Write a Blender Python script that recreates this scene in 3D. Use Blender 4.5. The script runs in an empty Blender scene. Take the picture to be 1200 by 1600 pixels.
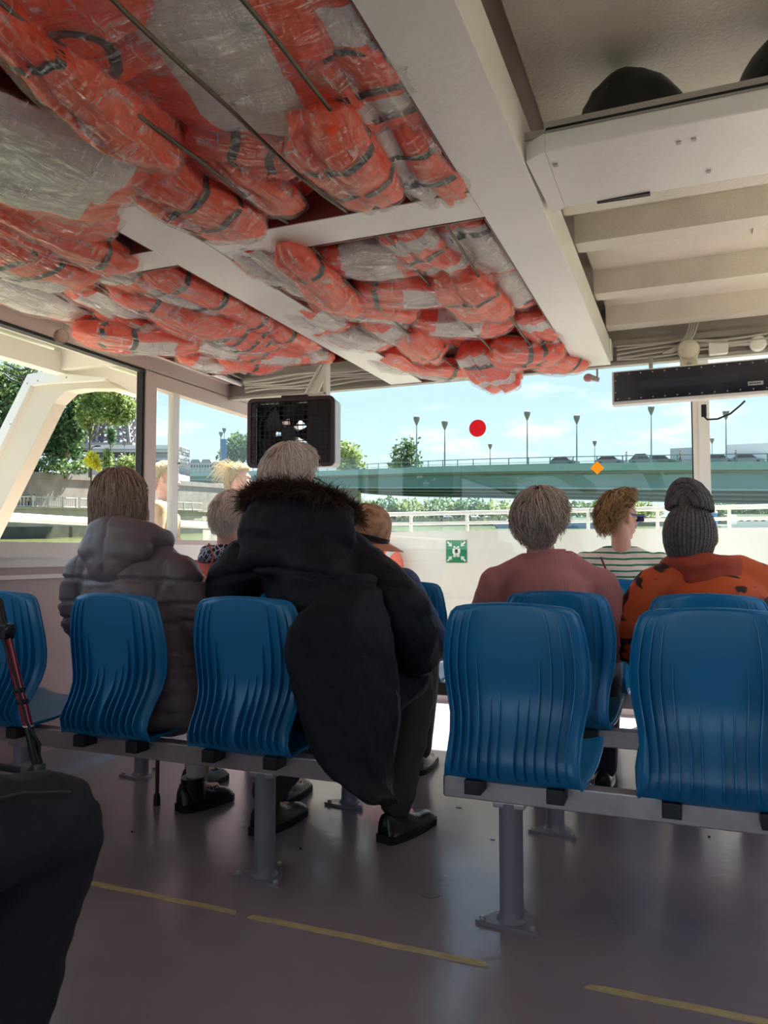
import bpy, bmesh, math, random
import numpy as np
from mathutils import Vector, Matrix, noise as mnoise
PI = math.pi
R_ = math.radians
sin, cos = math.sin, math.cos
scene = bpy.context.scene
COL = scene.collection
# ------------------------------------------------------------------ camera
FPX = 1190.0
YAW, PITCH = R_(21.95), R_(3.13)
CAM = Vector((0, 0, 1.05))
cF = Vector((-sin(YAW)*cos(PITCH), cos(YAW)*cos(PITCH), sin(PITCH)))
cR = Vector((cos(YAW), sin(YAW), 0))
cU = cR.cross(cF)
cam = bpy.data.cameras.new('camera')
cam.sensor_fit = 'VERTICAL'; cam.sensor_height = 36.0; cam.sensor_width = 27.0
cam.lens = FPX/1600*36.0
cam.clip_start = 0.02; cam.clip_end = 6000
camo = bpy.data.objects.new('camera', cam); COL.objects.link(camo)
M = Matrix.Identity(4)
for i in range(3):
    M[i][0] = cR[i]; M[i][1] = cU[i]; M[i][2] = -cF[i]; M[i][3] = CAM[i]
camo.matrix_world = M
scene.camera = camo
scene.view_settings.view_transform = 'Standard'
scene.view_settings.look = 'None'
scene.view_settings.gamma = 1.0
scene.view_settings.use_curve_mapping = False
scene.view_settings.exposure = EXPOSURE = 0.8
scene.cycles.max_bounces = 10; scene.cycles.diffuse_bounces = 6
scene.cycles.transparent_max_bounces = 16
# ------------------------------------------------------------------ sky and sun
world = bpy.data.worlds.new('sky'); scene.world = world; world.use_nodes = True
wn, wl = world.node_tree.nodes, world.node_tree.links
wn.clear()
_o = wn.new('ShaderNodeOutputWorld'); _b = wn.new('ShaderNodeBackground')
_tc = wn.new('ShaderNodeTexCoord'); _sp = wn.new('ShaderNodeSeparateXYZ')
_rp = wn.new('ShaderNodeValToRGB')
wl.new(_tc.outputs['Generated'], _sp.inputs[0]); wl.new(_sp.outputs['Z'], _rp.inputs[0])
_e = _rp.color_ramp.elements
_e[0].position = 0.0; _e[0].color = (0.66, 0.80, 0.86, 1)
_e[1].position = 0.75; _e[1].color = (0.22, 0.42, 0.72, 1)
_x = _rp.color_ramp.elements.new(0.10); _x.color = (0.62, 0.79, 0.88, 1)
_x = _rp.color_ramp.elements.new(0.28); _x.color = (0.42, 0.65, 0.85, 1)
_dv = wn.new('ShaderNodeMath'); _dv.operation = 'ADD'; _dv.inputs[1].default_value = 0.12
wl.new(_sp.outputs['Z'], _dv.inputs[0])
_vd = wn.new('ShaderNodeVectorMath'); _vd.operation = 'DIVIDE'
_cb = wn.new('ShaderNodeCombineXYZ')
for k in range(3): wl.new(_dv.outputs[0], _cb.inputs[k])
wl.new(_tc.outputs['Generated'], _vd.inputs[0]); wl.new(_cb.outputs[0], _vd.inputs[1])
_nz = wn.new('ShaderNodeTexNoise'); _nz.inputs['Scale'].default_value = 2.6; _nz.inputs['Detail'].default_value = 7
_nz.inputs['Roughness'].default_value = 0.55
_mp = wn.new('ShaderNodeMapping'); _mp.inputs['Location'].default_value = (3.7, 1.3, 0.0); _mp.inputs['Scale'].default_value = (1, 1.0, 0.2)
wl.new(_vd.outputs[0], _mp.inputs[0]); wl.new(_mp.outputs[0], _nz.inputs['Vector'])
_cr = wn.new('ShaderNodeValToRGB'); _cr.color_ramp.elements[0].position = 0.56; _cr.color_ramp.elements[1].position = 0.70
_cr.color_ramp.elements[0].color = (0, 0, 0, 1); _cr.color_ramp.elements[1].color = (0.85, 0.85, 0.85, 1)
wl.new(_nz.outputs['Fac'], _cr.inputs[0])
_mx = wn.new('ShaderNodeMixRGB'); _mx.inputs[2].default_value = (0.92, 0.94, 0.95, 1)
wl.new(_cr.outputs[0], _mx.inputs[0]); wl.new(_rp.outputs[0], _mx.inputs[1])
wl.new(_mx.outputs[0], _b.inputs[0]); _b.inputs[1].default_value = 0.88
wl.new(_b.outputs[0], _o.inputs[0])
sun = bpy.data.lights.new('sun', 'SUN'); sun.energy = 19.0; sun.angle = R_(0.53); sun.color = (1.0, 0.95, 0.86)
suno = bpy.data.objects.new('sun', sun); COL.objects.link(suno)
SUN_EL, SUN_AZ = R_(58), R_(14)      # azimuth measured from the bow towards the right-hand side
_sd = Vector((sin(SUN_AZ)*cos(SUN_EL), cos(SUN_AZ)*cos(SUN_EL), sin(SUN_EL)))
suno.rotation_euler = _sd.to_track_quat('Z', 'Y').to_euler()
suno.location = _sd*50

# ------------------------------------------------------------------ measuring helpers
def ray(px, py): return cF + cR*((px-600)/FPX) + cU*((800-py)/FPX)
def atz(px, py, z): r = ray(px, py); return CAM + r*((z-CAM.z)/r.z)
def aty(px, py, y): r = ray(px, py); return CAM + r*(y/r.y)
def atx(px, py, x): r = ray(px, py); return CAM + r*(x/r.x)
_a = math.atan(12/FPX)               # the river's own level frame (the boat sits trimmed by the bow)
eF = cF*cos(_a) - cU*sin(_a); eU = cU*cos(_a) + cF*sin(_a)
EM = Matrix.Identity(4)
for i in range(3):
    EM[i][0] = cR[i]; EM[i][1] = eF[i]; EM[i][2] = eU[i]; EM[i][3] = CAM[i]
WATER_Z = -2.4
def epx(px, py, D): return Vector(((px-600)/FPX*D, D, (812-py)/FPX*D))

# ------------------------------------------------------------------ materials
MATS = {}
def sc(c):
    return tuple(((v/255)/12.92 if v/255 <= .04045 else ((v/255+.055)/1.055)**2.4) for v in c)
def mat(name, col, rough=.5, metal=0., var=0., vscale=6., bump=0., bscale=60., spec=.5, coat=0., col2=None, stretch=None, emit=0., det=4., sheen=0., trans=0.):
    """col in sRGB 0-255; optional colour variation by noise, optional noise bump, on object coordinates"""
    if name in MATS: return MATS[name]
    m = bpy.data.materials.new(name); m.use_nodes = True
    n, l = m.node_tree.nodes, m.node_tree.links
    b = n['Principled BSDF']; c = sc(col)
    b.inputs['Base Color'].default_value = (*c, 1)
    b.inputs['Roughness'].default_value = rough; b.inputs['Metallic'].default_value = metal
    b.inputs['Specular IOR Level'].default_value = spec
    if coat: b.inputs['Coat Weight'].default_value = coat; b.inputs['Coat Roughness'].default_value = .12
    if sheen: b.inputs['Sheen Weight'].default_value = sheen
    if trans: b.inputs['Transmission Weight'].default_value = trans
    if emit: b.inputs['Emission Color'].default_value = (*c, 1); b.inputs['Emission Strength'].default_value = emit
    if var or col2 or bump:
        tc = n.new('ShaderNodeTexCoord'); mp = n.new('ShaderNodeMapping')
        l.new(tc.outputs['Object'], mp.inputs[0])
        if stretch: mp.inputs['Scale'].default_value = stretch
    if var or col2:
        nz = n.new('ShaderNodeTexNoise'); nz.inputs['Scale'].default_value = vscale; nz.inputs['Detail'].default_value = det
        l.new(mp.outputs[0], nz.inputs['Vector'])
        rp = n.new('ShaderNodeValToRGB'); rp.color_ramp.elements[0].position = .3; rp.color_ramp.elements[1].position = .7
        c2 = sc(col2) if col2 else tuple(min(1, v*(1+var)) for v in c)
        c1 = c if col2 else tuple(v*(1-var) for v in c)
        rp.color_ramp.elements[0].color = (*c1, 1); rp.color_ramp.elements[1].color = (*c2, 1)
        l.new(nz.outputs['Fac'], rp.inputs[0]); l.new(rp.outputs[0], b.inputs['Base Color'])
    if bump:
        nb = n.new('ShaderNodeTexNoise'); nb.inputs['Scale'].default_value = bscale; nb.inputs['Detail'].default_value = 3
        l.new(mp.outputs[0], nb.inputs['Vector'])
        bp = n.new('ShaderNodeBump'); bp.inputs['Strength'].default_value = bump; bp.inputs['Distance'].default_value = .01
        l.new(nb.outputs['Fac'], bp.inputs['Height']); l.new(bp.outputs[0], b.inputs['Normal'])
    MATS[name] = m
    return m
def node_mat(name):
    m = bpy.data.materials.new(name); m.use_nodes = True; MATS[name] = m
    return m, m.node_tree.nodes, m.node_tree.links
def nmath(n, l, op, a, b=None, clamp=False):
    k = n.new('ShaderNodeMath'); k.operation = op; k.use_clamp = clamp
    for i, v in enumerate((a, b)):
        if v is None: continue
        if isinstance(v, (int, float)): k.inputs[i].default_value = v
        else: l.new(v, k.inputs[i])
    return k.outputs[0]

# ------------------------------------------------------------------ mesh helpers
class MB:
    """collects shapes into one mesh"""
    def __init__(s): s.v = []; s.f = []
    def add(s, vs, fs):
        o = len(s.v); s.v.extend([tuple(v) for v in vs]); s.f.extend([tuple(o+i for i in f) for f in fs]); return s
    def box(s, x0, x1, y0, y1, z0, z1, M=None):
        vs = [Vector((x, y, z)) for z in (z0, z1) for y in (y0, y1) for x in (x0, x1)]
        if M is not None: vs = [M @ v for v in vs]
        return s.add(vs, [(0, 2, 3, 1), (4, 5, 7, 6), (0, 1, 5, 4), (2, 6, 7, 3), (0, 4, 6, 2), (1, 3, 7, 5)])
    def rbox(s, x0, x1, y0, y1, z0, z1, r=.01, M=None):
        """box with chamfered edges"""
        bm = bmesh.new(); bmesh.ops.create_cube(bm, size=1)
        for v in bm.verts: v.co = Vector(((x0+x1)/2+v.co.x*(x1-x0), (y0+y1)/2+v.co.y*(y1-y0), (z0+z1)/2+v.co.z*(z1-z0)))
        bmesh.ops.bevel(bm, geom=bm.edges[:], offset=r, segments=2, affect='EDGES', profile=.6)
        if M is not None: bm.transform(M)
        bm.verts.index_update()
        s.add([v.co for v in bm.verts], [[v.index for v in f.verts] for f in bm.faces]); bm.free(); return s
    def tube(s, path, r, n=8, cap=True, flat=None):
        """round tube along a path; r a number or list; flat=(a,b) gives elliptic section scale"""
        P = [Vector(p) for p in path]; k = len(P)
        rs = r if isinstance(r, (list, tuple)) else [r]*k
        up = Vector((0, 0, 1)); vs = []; prev = None
        for i, p in enumerate(P):
            t = (P[min(i+1, k-1)]-P[max(i-1, 0)])
            t = t.normalized() if t.length > 1e-9 else Vector((0, 0, 1))
            if prev is None:
                a = up.cross(t)
                if a.length < 1e-3: a = Vector((1, 0, 0))
                a.normalize()
            else:
                a = prev - t*prev.dot(t)
                if a.length < 1e-4: a = up.cross(t)
                a.normalize()
            prev = a; b = t.cross(a)
            fa, fb = flat or (1, 1)
            for j in range(n):
                q = 2*PI*j/n
                vs.append(p + a*(cos(q)*rs[i]*fa) + b*(sin(q)*rs[i]*fb))
        fs = [(i*n+j, i*n+(j+1) % n, (i+1)*n+(j+1) % n, (i+1)*n+j) for i in range(k-1) for j in range(n)]
        if cap: fs += [tuple(range(n-1, -1, -1)), tuple((k-1)*n+j for j in range(n))]
        return s.add(vs, fs)
    def lathe(s, prof, n=16, M=None, cap=True):
        vs = [Vector((r*cos(2*PI*j/n), r*sin(2*PI*j/n), z)) for r, z in prof for j in range(n)]
        if M is not None: vs = [M @ v for v in vs]
        k = len(prof)
        fs = [(i*n+j, i*n+(j+1) % n, (i+1)*n+(j+1) % n, (i+1)*n+j) for i in range(k-1) for j in range(n)]
        if cap: fs += [tuple(range(n-1, -1, -1)), tuple((k-1)*n+j for j in range(n))]
        return s.add(vs, fs)
    def prism(s, poly, d, M=None):
        """polygon [(x,y)] extruded from z=0 to d"""
        k = len(poly)
        vs = [Vector((x, y, 0)) for x, y in poly] + [Vector((x, y, d)) for x, y in poly]
        if M is not None: vs = [M @ v for v in vs]
        fs = [tuple(range(k-1, -1, -1)), tuple(range(k, 2*k))] + [(i, (i+1) % k, k+(i+1) % k, k+i) for i in range(k)]
        return s.add(vs, fs)
    def grid(s, rows, closed=False):
        """rows: list of lists of points"""
        w = len(rows[0]); vs = [p for r in rows for p in r]
        fs = [(i*w+j, i*w+(j+1) % w, (i+1)*w+(j+1) % w, (i+1)*w+j) for i in range(len(rows)-1) for j in range(w if closed else w-1)]
        return s.add(vs, fs)
    def ball(s, c, r, n=12, m=8, M=None):
        c = Vector(c); r = Vector(r) if hasattr(r, '__len__') else Vector((r, r, r))
        vs = []
        for i in range(m+1):
            th = PI*i/m
            for j in range(n):
                p = Vector((r.x*sin(th)*cos(2*PI*j/n), r.y*sin(th)*sin(2*PI*j/n), r.z*cos(th)))
                vs.append(c + ((M @ p) if M is not None else p))
        fs = [(i*n+j, (i+1)*n+j, (i+1)*n+(j+1) % n, i*n+(j+1) % n) for i in range(m) for j in range(n)]
        return s.add(vs, fs)
    def mesh(s, name):
        me = bpy.data.meshes.new(name); me.from_pydata(s.v, [], s.f); me.validate(); me.update(); return me
    def build(s, name, m, parent=None, smooth=False, M=None):
        return obj(name, s.mesh(name), m, parent, smooth, M)
def obj(name, me, m, parent=None, smooth=False, M=None):
    if m is not None and not len(me.materials): me.materials.append(m)
    if smooth:
        me.polygons.foreach_set('use_smooth', [True]*len(me.polygons))
        if smooth != 'all':
            try: me.set_sharp_from_angle(angle=R_(40))
            except Exception: pass
    o = bpy.data.objects.new(name, me); COL.objects.link(o)
    if parent is not None: o.parent = parent
    if M is not None: o.matrix_local = M
    return o
def tag(o, label=None, cat=None, group=None, kind=None):
    if label: o['label'] = label
    if cat: o['category'] = cat
    if group: o['group'] = group
    if kind: o['kind'] = kind
    return o
def thing(name, label, cat, loc=(0, 0, 0), rz=0, group=None, M=None):
    o = bpy.data.objects.new(name, None); COL.objects.link(o); o.empty_display_size = .1
    o.matrix_world = (Matrix.Translation(Vector(loc)) @ Matrix.Rotation(rz, 4, 'Z')) if M is None else M
    return tag(o, label, cat, group)
def struct(name, mb, m, label=None, smooth=False, M=None):
    o = mb.build(name, m, None, smooth, M); o['kind'] = 'structure'
    if label: o['label'] = label
    return o
def kids(o): return [c for c in KID.get(o.name, [])]
def copy_tree(o, parent=None, depth=0):
    c = o.copy(); COL.objects.link(c)
    if parent is not None: c.parent = parent; c.matrix_parent_inverse = o.matrix_parent_inverse
    for ch in [x for x in list(bpy.data.objects) if x.parent is o]: copy_tree(ch, c)
    return c
def TR(loc, rz=0, rx=0, ry=0, s=1):
    return Matrix.Translation(Vector(loc)) @ Matrix.Rotation(rz, 4, 'Z') @ Matrix.Rotation(ry, 4, 'Y') @ Matrix.Rotation(rx, 4, 'X') @ Matrix.Diagonal((s, s, s, 1))
def fbm(p, sc_=1., o=3):
    return mnoise.fractal(Vector(p)*sc_, 1.0, 2.0, o)
# ================================================================== materials of the boat
m_floor, n, l = node_mat('deck_paint')
b = n['Principled BSDF']; tc = n.new('ShaderNodeTexCoord')
nz = n.new('ShaderNodeTexNoise'); nz.inputs['Scale'].default_value = 1.7; nz.inputs['Detail'].default_value = 6
l.new(tc.outputs['Object'], nz.inputs['Vector'])
rp = n.new('ShaderNodeValToRGB'); rp.color_ramp.elements[0].position = .36; rp.color_ramp.elements[1].position = .66
rp.color_ramp.elements[0].color = (*sc((146, 132, 140)), 1); rp.color_ramp.elements[1].color = (*sc((158, 145, 152)), 1)
l.new(nz.outputs['Fac'], rp.inputs[0])
nz2 = n.new('ShaderNodeTexNoise'); nz2.inputs['Scale'].default_value = 40; nz2.inputs['Detail'].default_value = 5
l.new(tc.outputs['Object'], nz2.inputs['Vector'])
sp = n.new('ShaderNodeValToRGB'); sp.color_ramp.elements[0].position = .20; sp.color_ramp.elements[1].position = .25
l.new(nz2.outputs['Fac'], sp.inputs[0])
mx = n.new('ShaderNodeMixRGB'); mx.inputs[1].default_value = (*sc((96, 86, 90)), 1)
l.new(rp.outputs[0], b.inputs['Base Color'])
nr = n.new('ShaderNodeTexNoise'); nr.inputs['Scale'].default_value = 3.5; nr.inputs['Detail'].default_value = 5
l.new(tc.outputs['Object'], nr.inputs['Vector'])
rr = n.new('ShaderNodeMapRange'); rr.inputs[1].default_value = .3; rr.inputs[2].default_value = .7; rr.inputs[3].default_value = .15; rr.inputs[4].default_value = .30
b.inputs['Roughness'].default_value = .20
nb = n.new('ShaderNodeTexNoise'); nb.inputs['Scale'].default_value = 22; nb.inputs['Detail'].default_value = 4
l.new(tc.outputs['Object'], nb.inputs['Vector'])
bp = n.new('ShaderNodeBump'); bp.inputs['Strength'].default_value = .10; bp.inputs['Distance'].default_value = .01
l.new(nb.outputs['Fac'], bp.inputs['Height']); l.new(bp.outputs[0], b.inputs['Normal'])
b.inputs['Specular IOR Level'].default_value = .55

m_white = mat('white_gloss_paint', (240, 238, 233), .28, bump=.10, bscale=38, var=.03, vscale=3)
m_white2 = mat('white_flat_paint', (232, 230, 226), .45, bump=.05, bscale=60)
m_out = mat('white_deck_paint', (236, 232, 224), .4, bump=.04, bscale=30)
m_deck = mat('deck_bounce_cream', (232, 226, 212), .5, bump=.1, bscale=50, var=.03)  # cream put on the decks to bounce sunlight up to the ceiling
m_ceil = mat('textured_ceiling_paint', (214, 207, 193), .42, bump=.28, bscale=90, var=.05, vscale=8)
m_ceil2 = mat('grey_header_paint', (170, 165, 156), .45, bump=.1, bscale=50, var=.05)
m_pinkwall = mat('pale_wall_panel', (190, 168, 172), .4, bump=.04, bscale=40, var=.06, vscale=2.2)
m_frame = mat('window_frame_pink_white', (206, 188, 182), .38)
m_seal = mat('black_rubber', (22, 22, 24), .6)
m_grey = mat('grey_post_paint', (128, 124, 138), .35, bump=.06, bscale=60, var=.05)
m_beamal = mat('seat_beam_metal', (170, 160, 160), .32, metal=.55, var=.12, vscale=14, bump=.05)
m_yellow = mat('worn_yellow_tape', (196, 176, 128), .6, var=.15, vscale=30)
m_blue, n, l = node_mat('blue_seat_plastic')
b = n['Principled BSDF']; b.inputs['Base Color'].default_value = (*sc((18, 116, 168)), 1); b.inputs['Roughness'].default_value = .28
b.inputs['Specular IOR Level'].default_value = .5
tc = n.new('ShaderNodeTexCoord'); nb = n.new('ShaderNodeTexNoise'); nb.inputs['Scale'].default_value = 500; l.new(tc.outputs['Object'], nb.inputs['Vector'])
bp = n.new('ShaderNodeBump'); bp.inputs['Strength'].default_value = .05; bp.inputs['Distance'].default_value = .002
l.new(nb.outputs['Fac'], bp.inputs['Height']); l.new(bp.outputs[0], b.inputs['Normal'])
m_black = mat('black_plastic', (24, 24, 27), .45)
m_wire = mat('steel_wire_rope', (88, 78, 66), .45, metal=.4)
m_cable = mat('grey_cable', (188, 184, 176), .5)
m_cableb = mat('black_cable', (30, 30, 32), .5)
m_red_in = mat('maroon_rack_paint', (120, 62, 54), .45, var=.15)
m_steel = mat('galvanised_steel', (176, 172, 164), .35, metal=.5, var=.08)
# window glass: clear pane with a mirror coat that grows towards grazing angles
m_glass, n, l = node_mat('window_glass')
n.clear(); out = n.new('ShaderNodeOutputMaterial'); ms = n.new('ShaderNodeMixShader')
lw = n.new('ShaderNodeLayerWeight'); lw.inputs[0].default_value = .5
fac = nmath(n, l, 'ADD', nmath(n, l, 'MULTIPLY', nmath(n, l, 'POWER', lw.outputs['Facing'], 5.0), .9), .055)
t_ = n.new('ShaderNodeBsdfTransparent'); t_.inputs[0].default_value = (.95, .975, .97, 1)
g_ = n.new('ShaderNodeBsdfGlossy'); g_.inputs['Roughness'].default_value = .01
l.new(fac, ms.inputs[0]); l.new(t_.outputs[0], ms.inputs[1]); l.new(g_.outputs[0], ms.inputs[2]); l.new(ms.outputs[0], out.inputs[0])

# ================================================================== hull and cabin
XL, XR, YG, YB = -2.93, 1.25, 5.3, 6.0      # left wall, right wall, glass front, bow bulwark
ROOF_Z, BZ = 2.42, 2.10                      # roof underside, underside of the ceiling beams
YA = -3.0                                    # aft end of the roof, lengthened out of view to cut light from behind
struct('floor', MB().box(XL-.05, XR+.05, -3, YG+.02, -.12, 0), m_floor, 'glossy grey mauve painted deck floor')
struct('floor.001', MB().box(-4.2, XL-.05, -4, 6.1, -.12, .005).box(XR+.05, 2.6, 0, 6.1, -.12, .005).box(XL-.05, XR+.05, YG+.02, 6.1, -.12, .005), m_deck, 'outer deck in cream added to bounce sunlight')
struct('floor.002', MB().box(-4.2, XL-.05, -6, -4, -.12, .004).box(XR+.05, 2.6, -6, 0, -.12, .004).box(XL-.05, XR+.05, -6, -3, -.12, .004), m_floor, 'grey mauve painted aft deck')  # unseen aft deck, mauve chosen to hold back bounce from behind
struct('roof_plate', MB().box(-3.0, XR+.08, YA, 5.42, ROOF_Z, ROOF_Z+.06), m_ceil, 'underside of the cabin roof')
# left wall with its ledge, kick plate and window line
struct('wall_left', MB().box(XL-.06, XL, -6, YG, 0, 1.00), m_pinkwall, 'pale pink lit panel below the left windows')
s = struct('sill_left', MB().box(XL-.10, XL+.03, -6, YG, 1.03, 1.105).box(XL-.06, XL+.015, -6, YG, .985, 1.03).box(XL-.06, XL+.022, -6, YG, .93, .95), m_white, 'white ledge under the left windows')
s.name = 'trim_1'
struct('baseboard_left', MB().prism([(0, 0), (.16, 0), (.13, .035), (.02, .09), (0, .09)], YG+6, Matrix(((1, 0, 0, XL), (0, 0, -1, YG), (0, 1, 0, 0), (0, 0, 0, 1)))), m_grey, 'grey kick plate along the left wall')
mb = MB().box(XL-.08, XL+.02, YA, YG+.1, 2.115, 2.20).box(XL-.08, XL+.05, YA, YG+.1, 2.20, 2.29).box(XL-.08, XL-.005, YA, YG+.1, 2.29, ROOF_Z)
struct('trim_2', mb, m_frame, 'window header along the left side')
struct('trim_3', MB().box(XL-.02, XL+.025, YA, 3.52, 2.10, 2.116), m_seal, 'dark window track above the open left window')
# sliding window of the left wall
wf = thing('window_1', 'sliding side window in a pinkish white frame', None); wf['kind'] = 'structure'
MB().box(XL-.05, XL+.02, 3.535, 3.63, 1.105, 2.12).box(XL-.05, XL+.02, 3.63, YG, 2.03, 2.12).box(XL-.05, XL+.03, 3.63, YG, 1.105, 1.135).build('window_frame', m_frame, wf)
MB().box(XL-.03, XL+.01, 3.515, 3.535, 1.105, 2.12).build('rubber_seal', m_seal, wf)
MB().box(XL-.04, XL+.0, 3.815, 3.87, 1.135, 2.03).build('sash_stile', m_white2, wf)
MB().box(XL-.045, XL-.01, 3.87, 3.885, 1.135, 2.03).build('sash_seal', m_seal, wf)
MB().box(XL+.0, XL+.02, 3.862, 3.90, 1.60, 1.612).build('latch', m_steel, wf)
MB().box(XL+.02, XL+.03, 3.57, 3.585, 1.24, 1.30).build('lock_plate', m_steel, wf)
MB().box(XL-.022, XL-.018, 3.63, 3.83, 1.135, 2.03).build('pane', m_glass, wf)
MB().box(XL-.034, XL-.030, 3.87, YG-.05, 1.135, 2.03).build('pane', m_glass, wf)
# front glazing
wf = thing('window_2', 'tall front windows with cream mullions', None); wf['kind'] = 'structure'
xs = [XL, -0.0+.075, 3.0]
for xm in (XL+.03, .075, XR-.03):
    MB().box(xm-.05, xm+.05, YG-.04, YG+.05, .0, 2.42).box(xm-.015, xm+.015, YG-.055, YG-.04, 0, 2.42).build('mullion', m_white2, wf)
    if xm == .075: MB().box(xm-.058, xm-.05, YG-.02, YG+.03, .0, 2.42).build('seal', m_seal, wf)
for x0, x1 in ((XL+.08, .017), (.125, XR-.08)):
    MB().box(x0, x1, YG-.004, YG+.004, .06, 2.40).build('pane', m_glass, wf)
MB().box(XL, XR, YG-.03, YG+.04, 0, .06).build('bottom_rail', m_white2, wf)
# right side: low wall, posts, header (mostly out of frame, daylight enters ahead of an added panel)
struct('wall_right', MB().box(XR, XR+.06, -3, YG, 0, 1.02), m_pinkwall)
mb = MB().box(XR-.02, XR+.08, YA, YG+.1, 2.14, ROOF_Z)
mb.box(XR, XR+.05, -3, 1.3, 1.0, 2.2)  # unseen solid panel added to keep daylight off the near ceiling
for y in (-2.9, -.5, 1.6, 3.5, 5.2): mb.box(XR, XR+.06, y, y+.08, .95, 2.2)
struct('trim_4', mb, m_frame)

# ------------------------------------------------------------------ ceiling beams
XB1, XB2 = (-.578, -.395), (-1.715, -1.51)
def beam(name, x0, x1, y0, y1, z0=BZ, z1=2.24, m=None): return struct(name, MB().rbox(x0, x1, y0, y1, z0, z1, .004), m or m_white)
beam('trim_5', XB1[0], XB1[1], YA, 4.36)['label'] = 'broad white ceiling beam running to the bow'
beam('trim_6', XB2[0], XB2[1], YA, 4.40)['label'] = 'second white ceiling beam left of the broad one'
beam('trim_7', XB2[1], XB1[0], 2.105, 2.285, BZ+.004)['label'] = 'white cross beam between the two long ceiling beams'
beam('trim_8', -2.62, XB2[0], 2.11, 2.255, BZ+.004)['label'] = 'white cross beam left of the second ceiling beam'
beam('trim_9', XB2[1], XB1[0], .30, .45, BZ+.004); beam('trim_10', -2.62, XB2[0], .30, .45, BZ+.004)
# thin maroon lips of the jacket racks
mb = MB()
for (x0, x1, y0, y1) in ((XB2[1], XB1[0], .45, 2.105), (XB2[1], XB1[0], 2.285, 4.36), (-2.62, XB2[0], .45, 2.11), (-2.62, XB2[0], 2.255, 3.75)):
    mb.box(x0, x0+.006, y0, y1, BZ+.002, 2.26).box(x1-.006, x1, y0, y1, BZ+.002, 2.26).box(x0, x1, y1-.006, y1, BZ+.002, 2.27).box(x0, x1, y0, y0+.006, BZ+.002, 2.26)
struct('trim_11', mb, m_red_in, 'maroon inner lips of the life jacket racks')
beam('trim_12', -2.66, -2.62, .3, 3.8, BZ+.01, 2.28, m_frame)
beam('trim_13', -2.62, XB2[0], 3.75, 3.83, BZ+.03, 2.26, m_frame)['label'] = 'brownish end beam of the left jacket rack'
struct('ceiling', MB().box(-2.9, XB1[0], 3.83, 4.36, 2.30, 2.32).box(-2.9, -2.62, YA, 3.83, 2.32, 2.34), m_white, 'white ceiling panel at the front left')
# front header with its lip
mb = MB().box(-2.95, XR, 4.40, 4.46, 2.105, ROOF_Z).box(-2.95, XR, 4.37, 4.42, 2.095, 2.115).box(-2.95, XR, 4.36, 4.40, 2.20, 2.23)
struct('trim_14', mb, m_ceil2, 'grey front header carrying the cables')
# corrugated ceiling right of the broad beam: folded ribs across the boat
def fold(y0, zt=2.35, zb=2.25):
    return [(y0-.02, zt), (y0, zb), (y0+.10, zb), (y0+.17, zt)]
prof = [(YA, 2.37), (1.30, 2.37), (1.36, 2.34), (1.62, 2.34), (1.72, 2.37), (2.44, 2.37), (2.46, 2.35)]
for y0 in (2.60, 2.96, 3.58, 4.12): prof += fold(y0)
prof += [(4.40, 2.35)]
rows = [[(x, y, z) for (y, z) in prof] for x in (XB1[1]+.001, .46, .465, XR)]
mb = MB().grid(rows)
rows = [[(x, y, z+.012) for (y, z) in prof] for x in (XR, XB1[1]+.001)]
mb.grid(rows)
for (y, z) in ((1.75, 2.365), (2.75, 2.345), (3.2, 2.345), (3.8, 2.345)): mb.box(.255, .268, y-.2, y+.3 if y < 2 else y+.16, z-.004, z+.004)
struct('ceiling.001', mb, m_ceil, 'folded metal ceiling with ribs across the boat')
# white tray under the roof at the right
TZ = 2.10
tray = thing('overhead_tray', 'white boxed tray under the ceiling right of the broad beam', 'tray', (-.39, 2.3, TZ))
o = MB().rbox(.055, 1.6, -.345, 0, 0, .05, .004).build('tray_panel', m_white, tray)
MB().add([(0, -.31, 0), (.055, -.345, 0), (.055, 0, 0), (.012, .035, .0), (0, -.31, .05), (.055, -.345, .05), (.055, 0, .05), (.012, .035, .05)],
         [(0, 3, 2, 1), (4, 5, 6, 7), (0, 1, 5, 4), (1, 2, 6, 5), (2, 3, 7, 6), (3, 0, 4, 7)]).build('end_plate', m_white, tray)
MB().box(.055, 1.6, -.352, -.338, .05, .075).box(0.0, .06, -.33, -.32, .05, .07).build('lip', m_ceil2, tray)
MB().box(.06, 1.6, -.354, -.349, .052, .058).build('rubber_edging', m_seal, tray)
for (px, py) in ((868, 257), (1060, 222), (1084, 217), (1107, 267)):
    q = atz(px, py, TZ) - tray.location
    MB().box(q.x-.006, q.x+.006, q.y-.006, q.y+.006, -.004, .002).build('bolt', m_steel, tray)
MB().add([(.15, -.004, -.002), (.30, -.012, -.006), (.30, .006, -.006), (.15, .006, -.004), (.15, -.004, .006), (.30, -.012, .02), (.30, .006, .02), (.15, .006, .006)],
         [(0, 1, 2, 3), (4, 7, 6, 5), (0, 4, 5, 1), (1, 5, 6, 2), (2, 6, 7, 3), (3, 7, 4, 0)]).build('torn_edge', m_black, tray)
def sack(c, r, sd, label):
    bm = bmesh.new(); bmesh.ops.create_icosphere(bm, subdivisions=4, radius=1)
    for v in bm.verts:
        q = v.co.copy(); d = 1+.10*fbm(q+Vector((sd, 0, 0)), 1.3)
        z = q.z if q.z > 0 else q.z*.25
        v.co = Vector((q.x*r[0]*d, q.y*r[1]*d, z*r[2]*d))
    me = bpy.data.meshes.new('black_sack'); bm.to_mesh(me); bm.free()
    o = obj('equipment_sack', me, m_sack, None, 'all', Matrix.Translation(c)); tag(o, label, 'sack', 'black sacks on the tray')
    MB().tube([(-.05, -r[1]*.7, r[2]*.55), (-.02, -r[1]*.8, r[2]*.45), (.0, -r[1]*.86, r[2]*.33)], .006).build('tie', m_cable, o)
    return o
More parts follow.
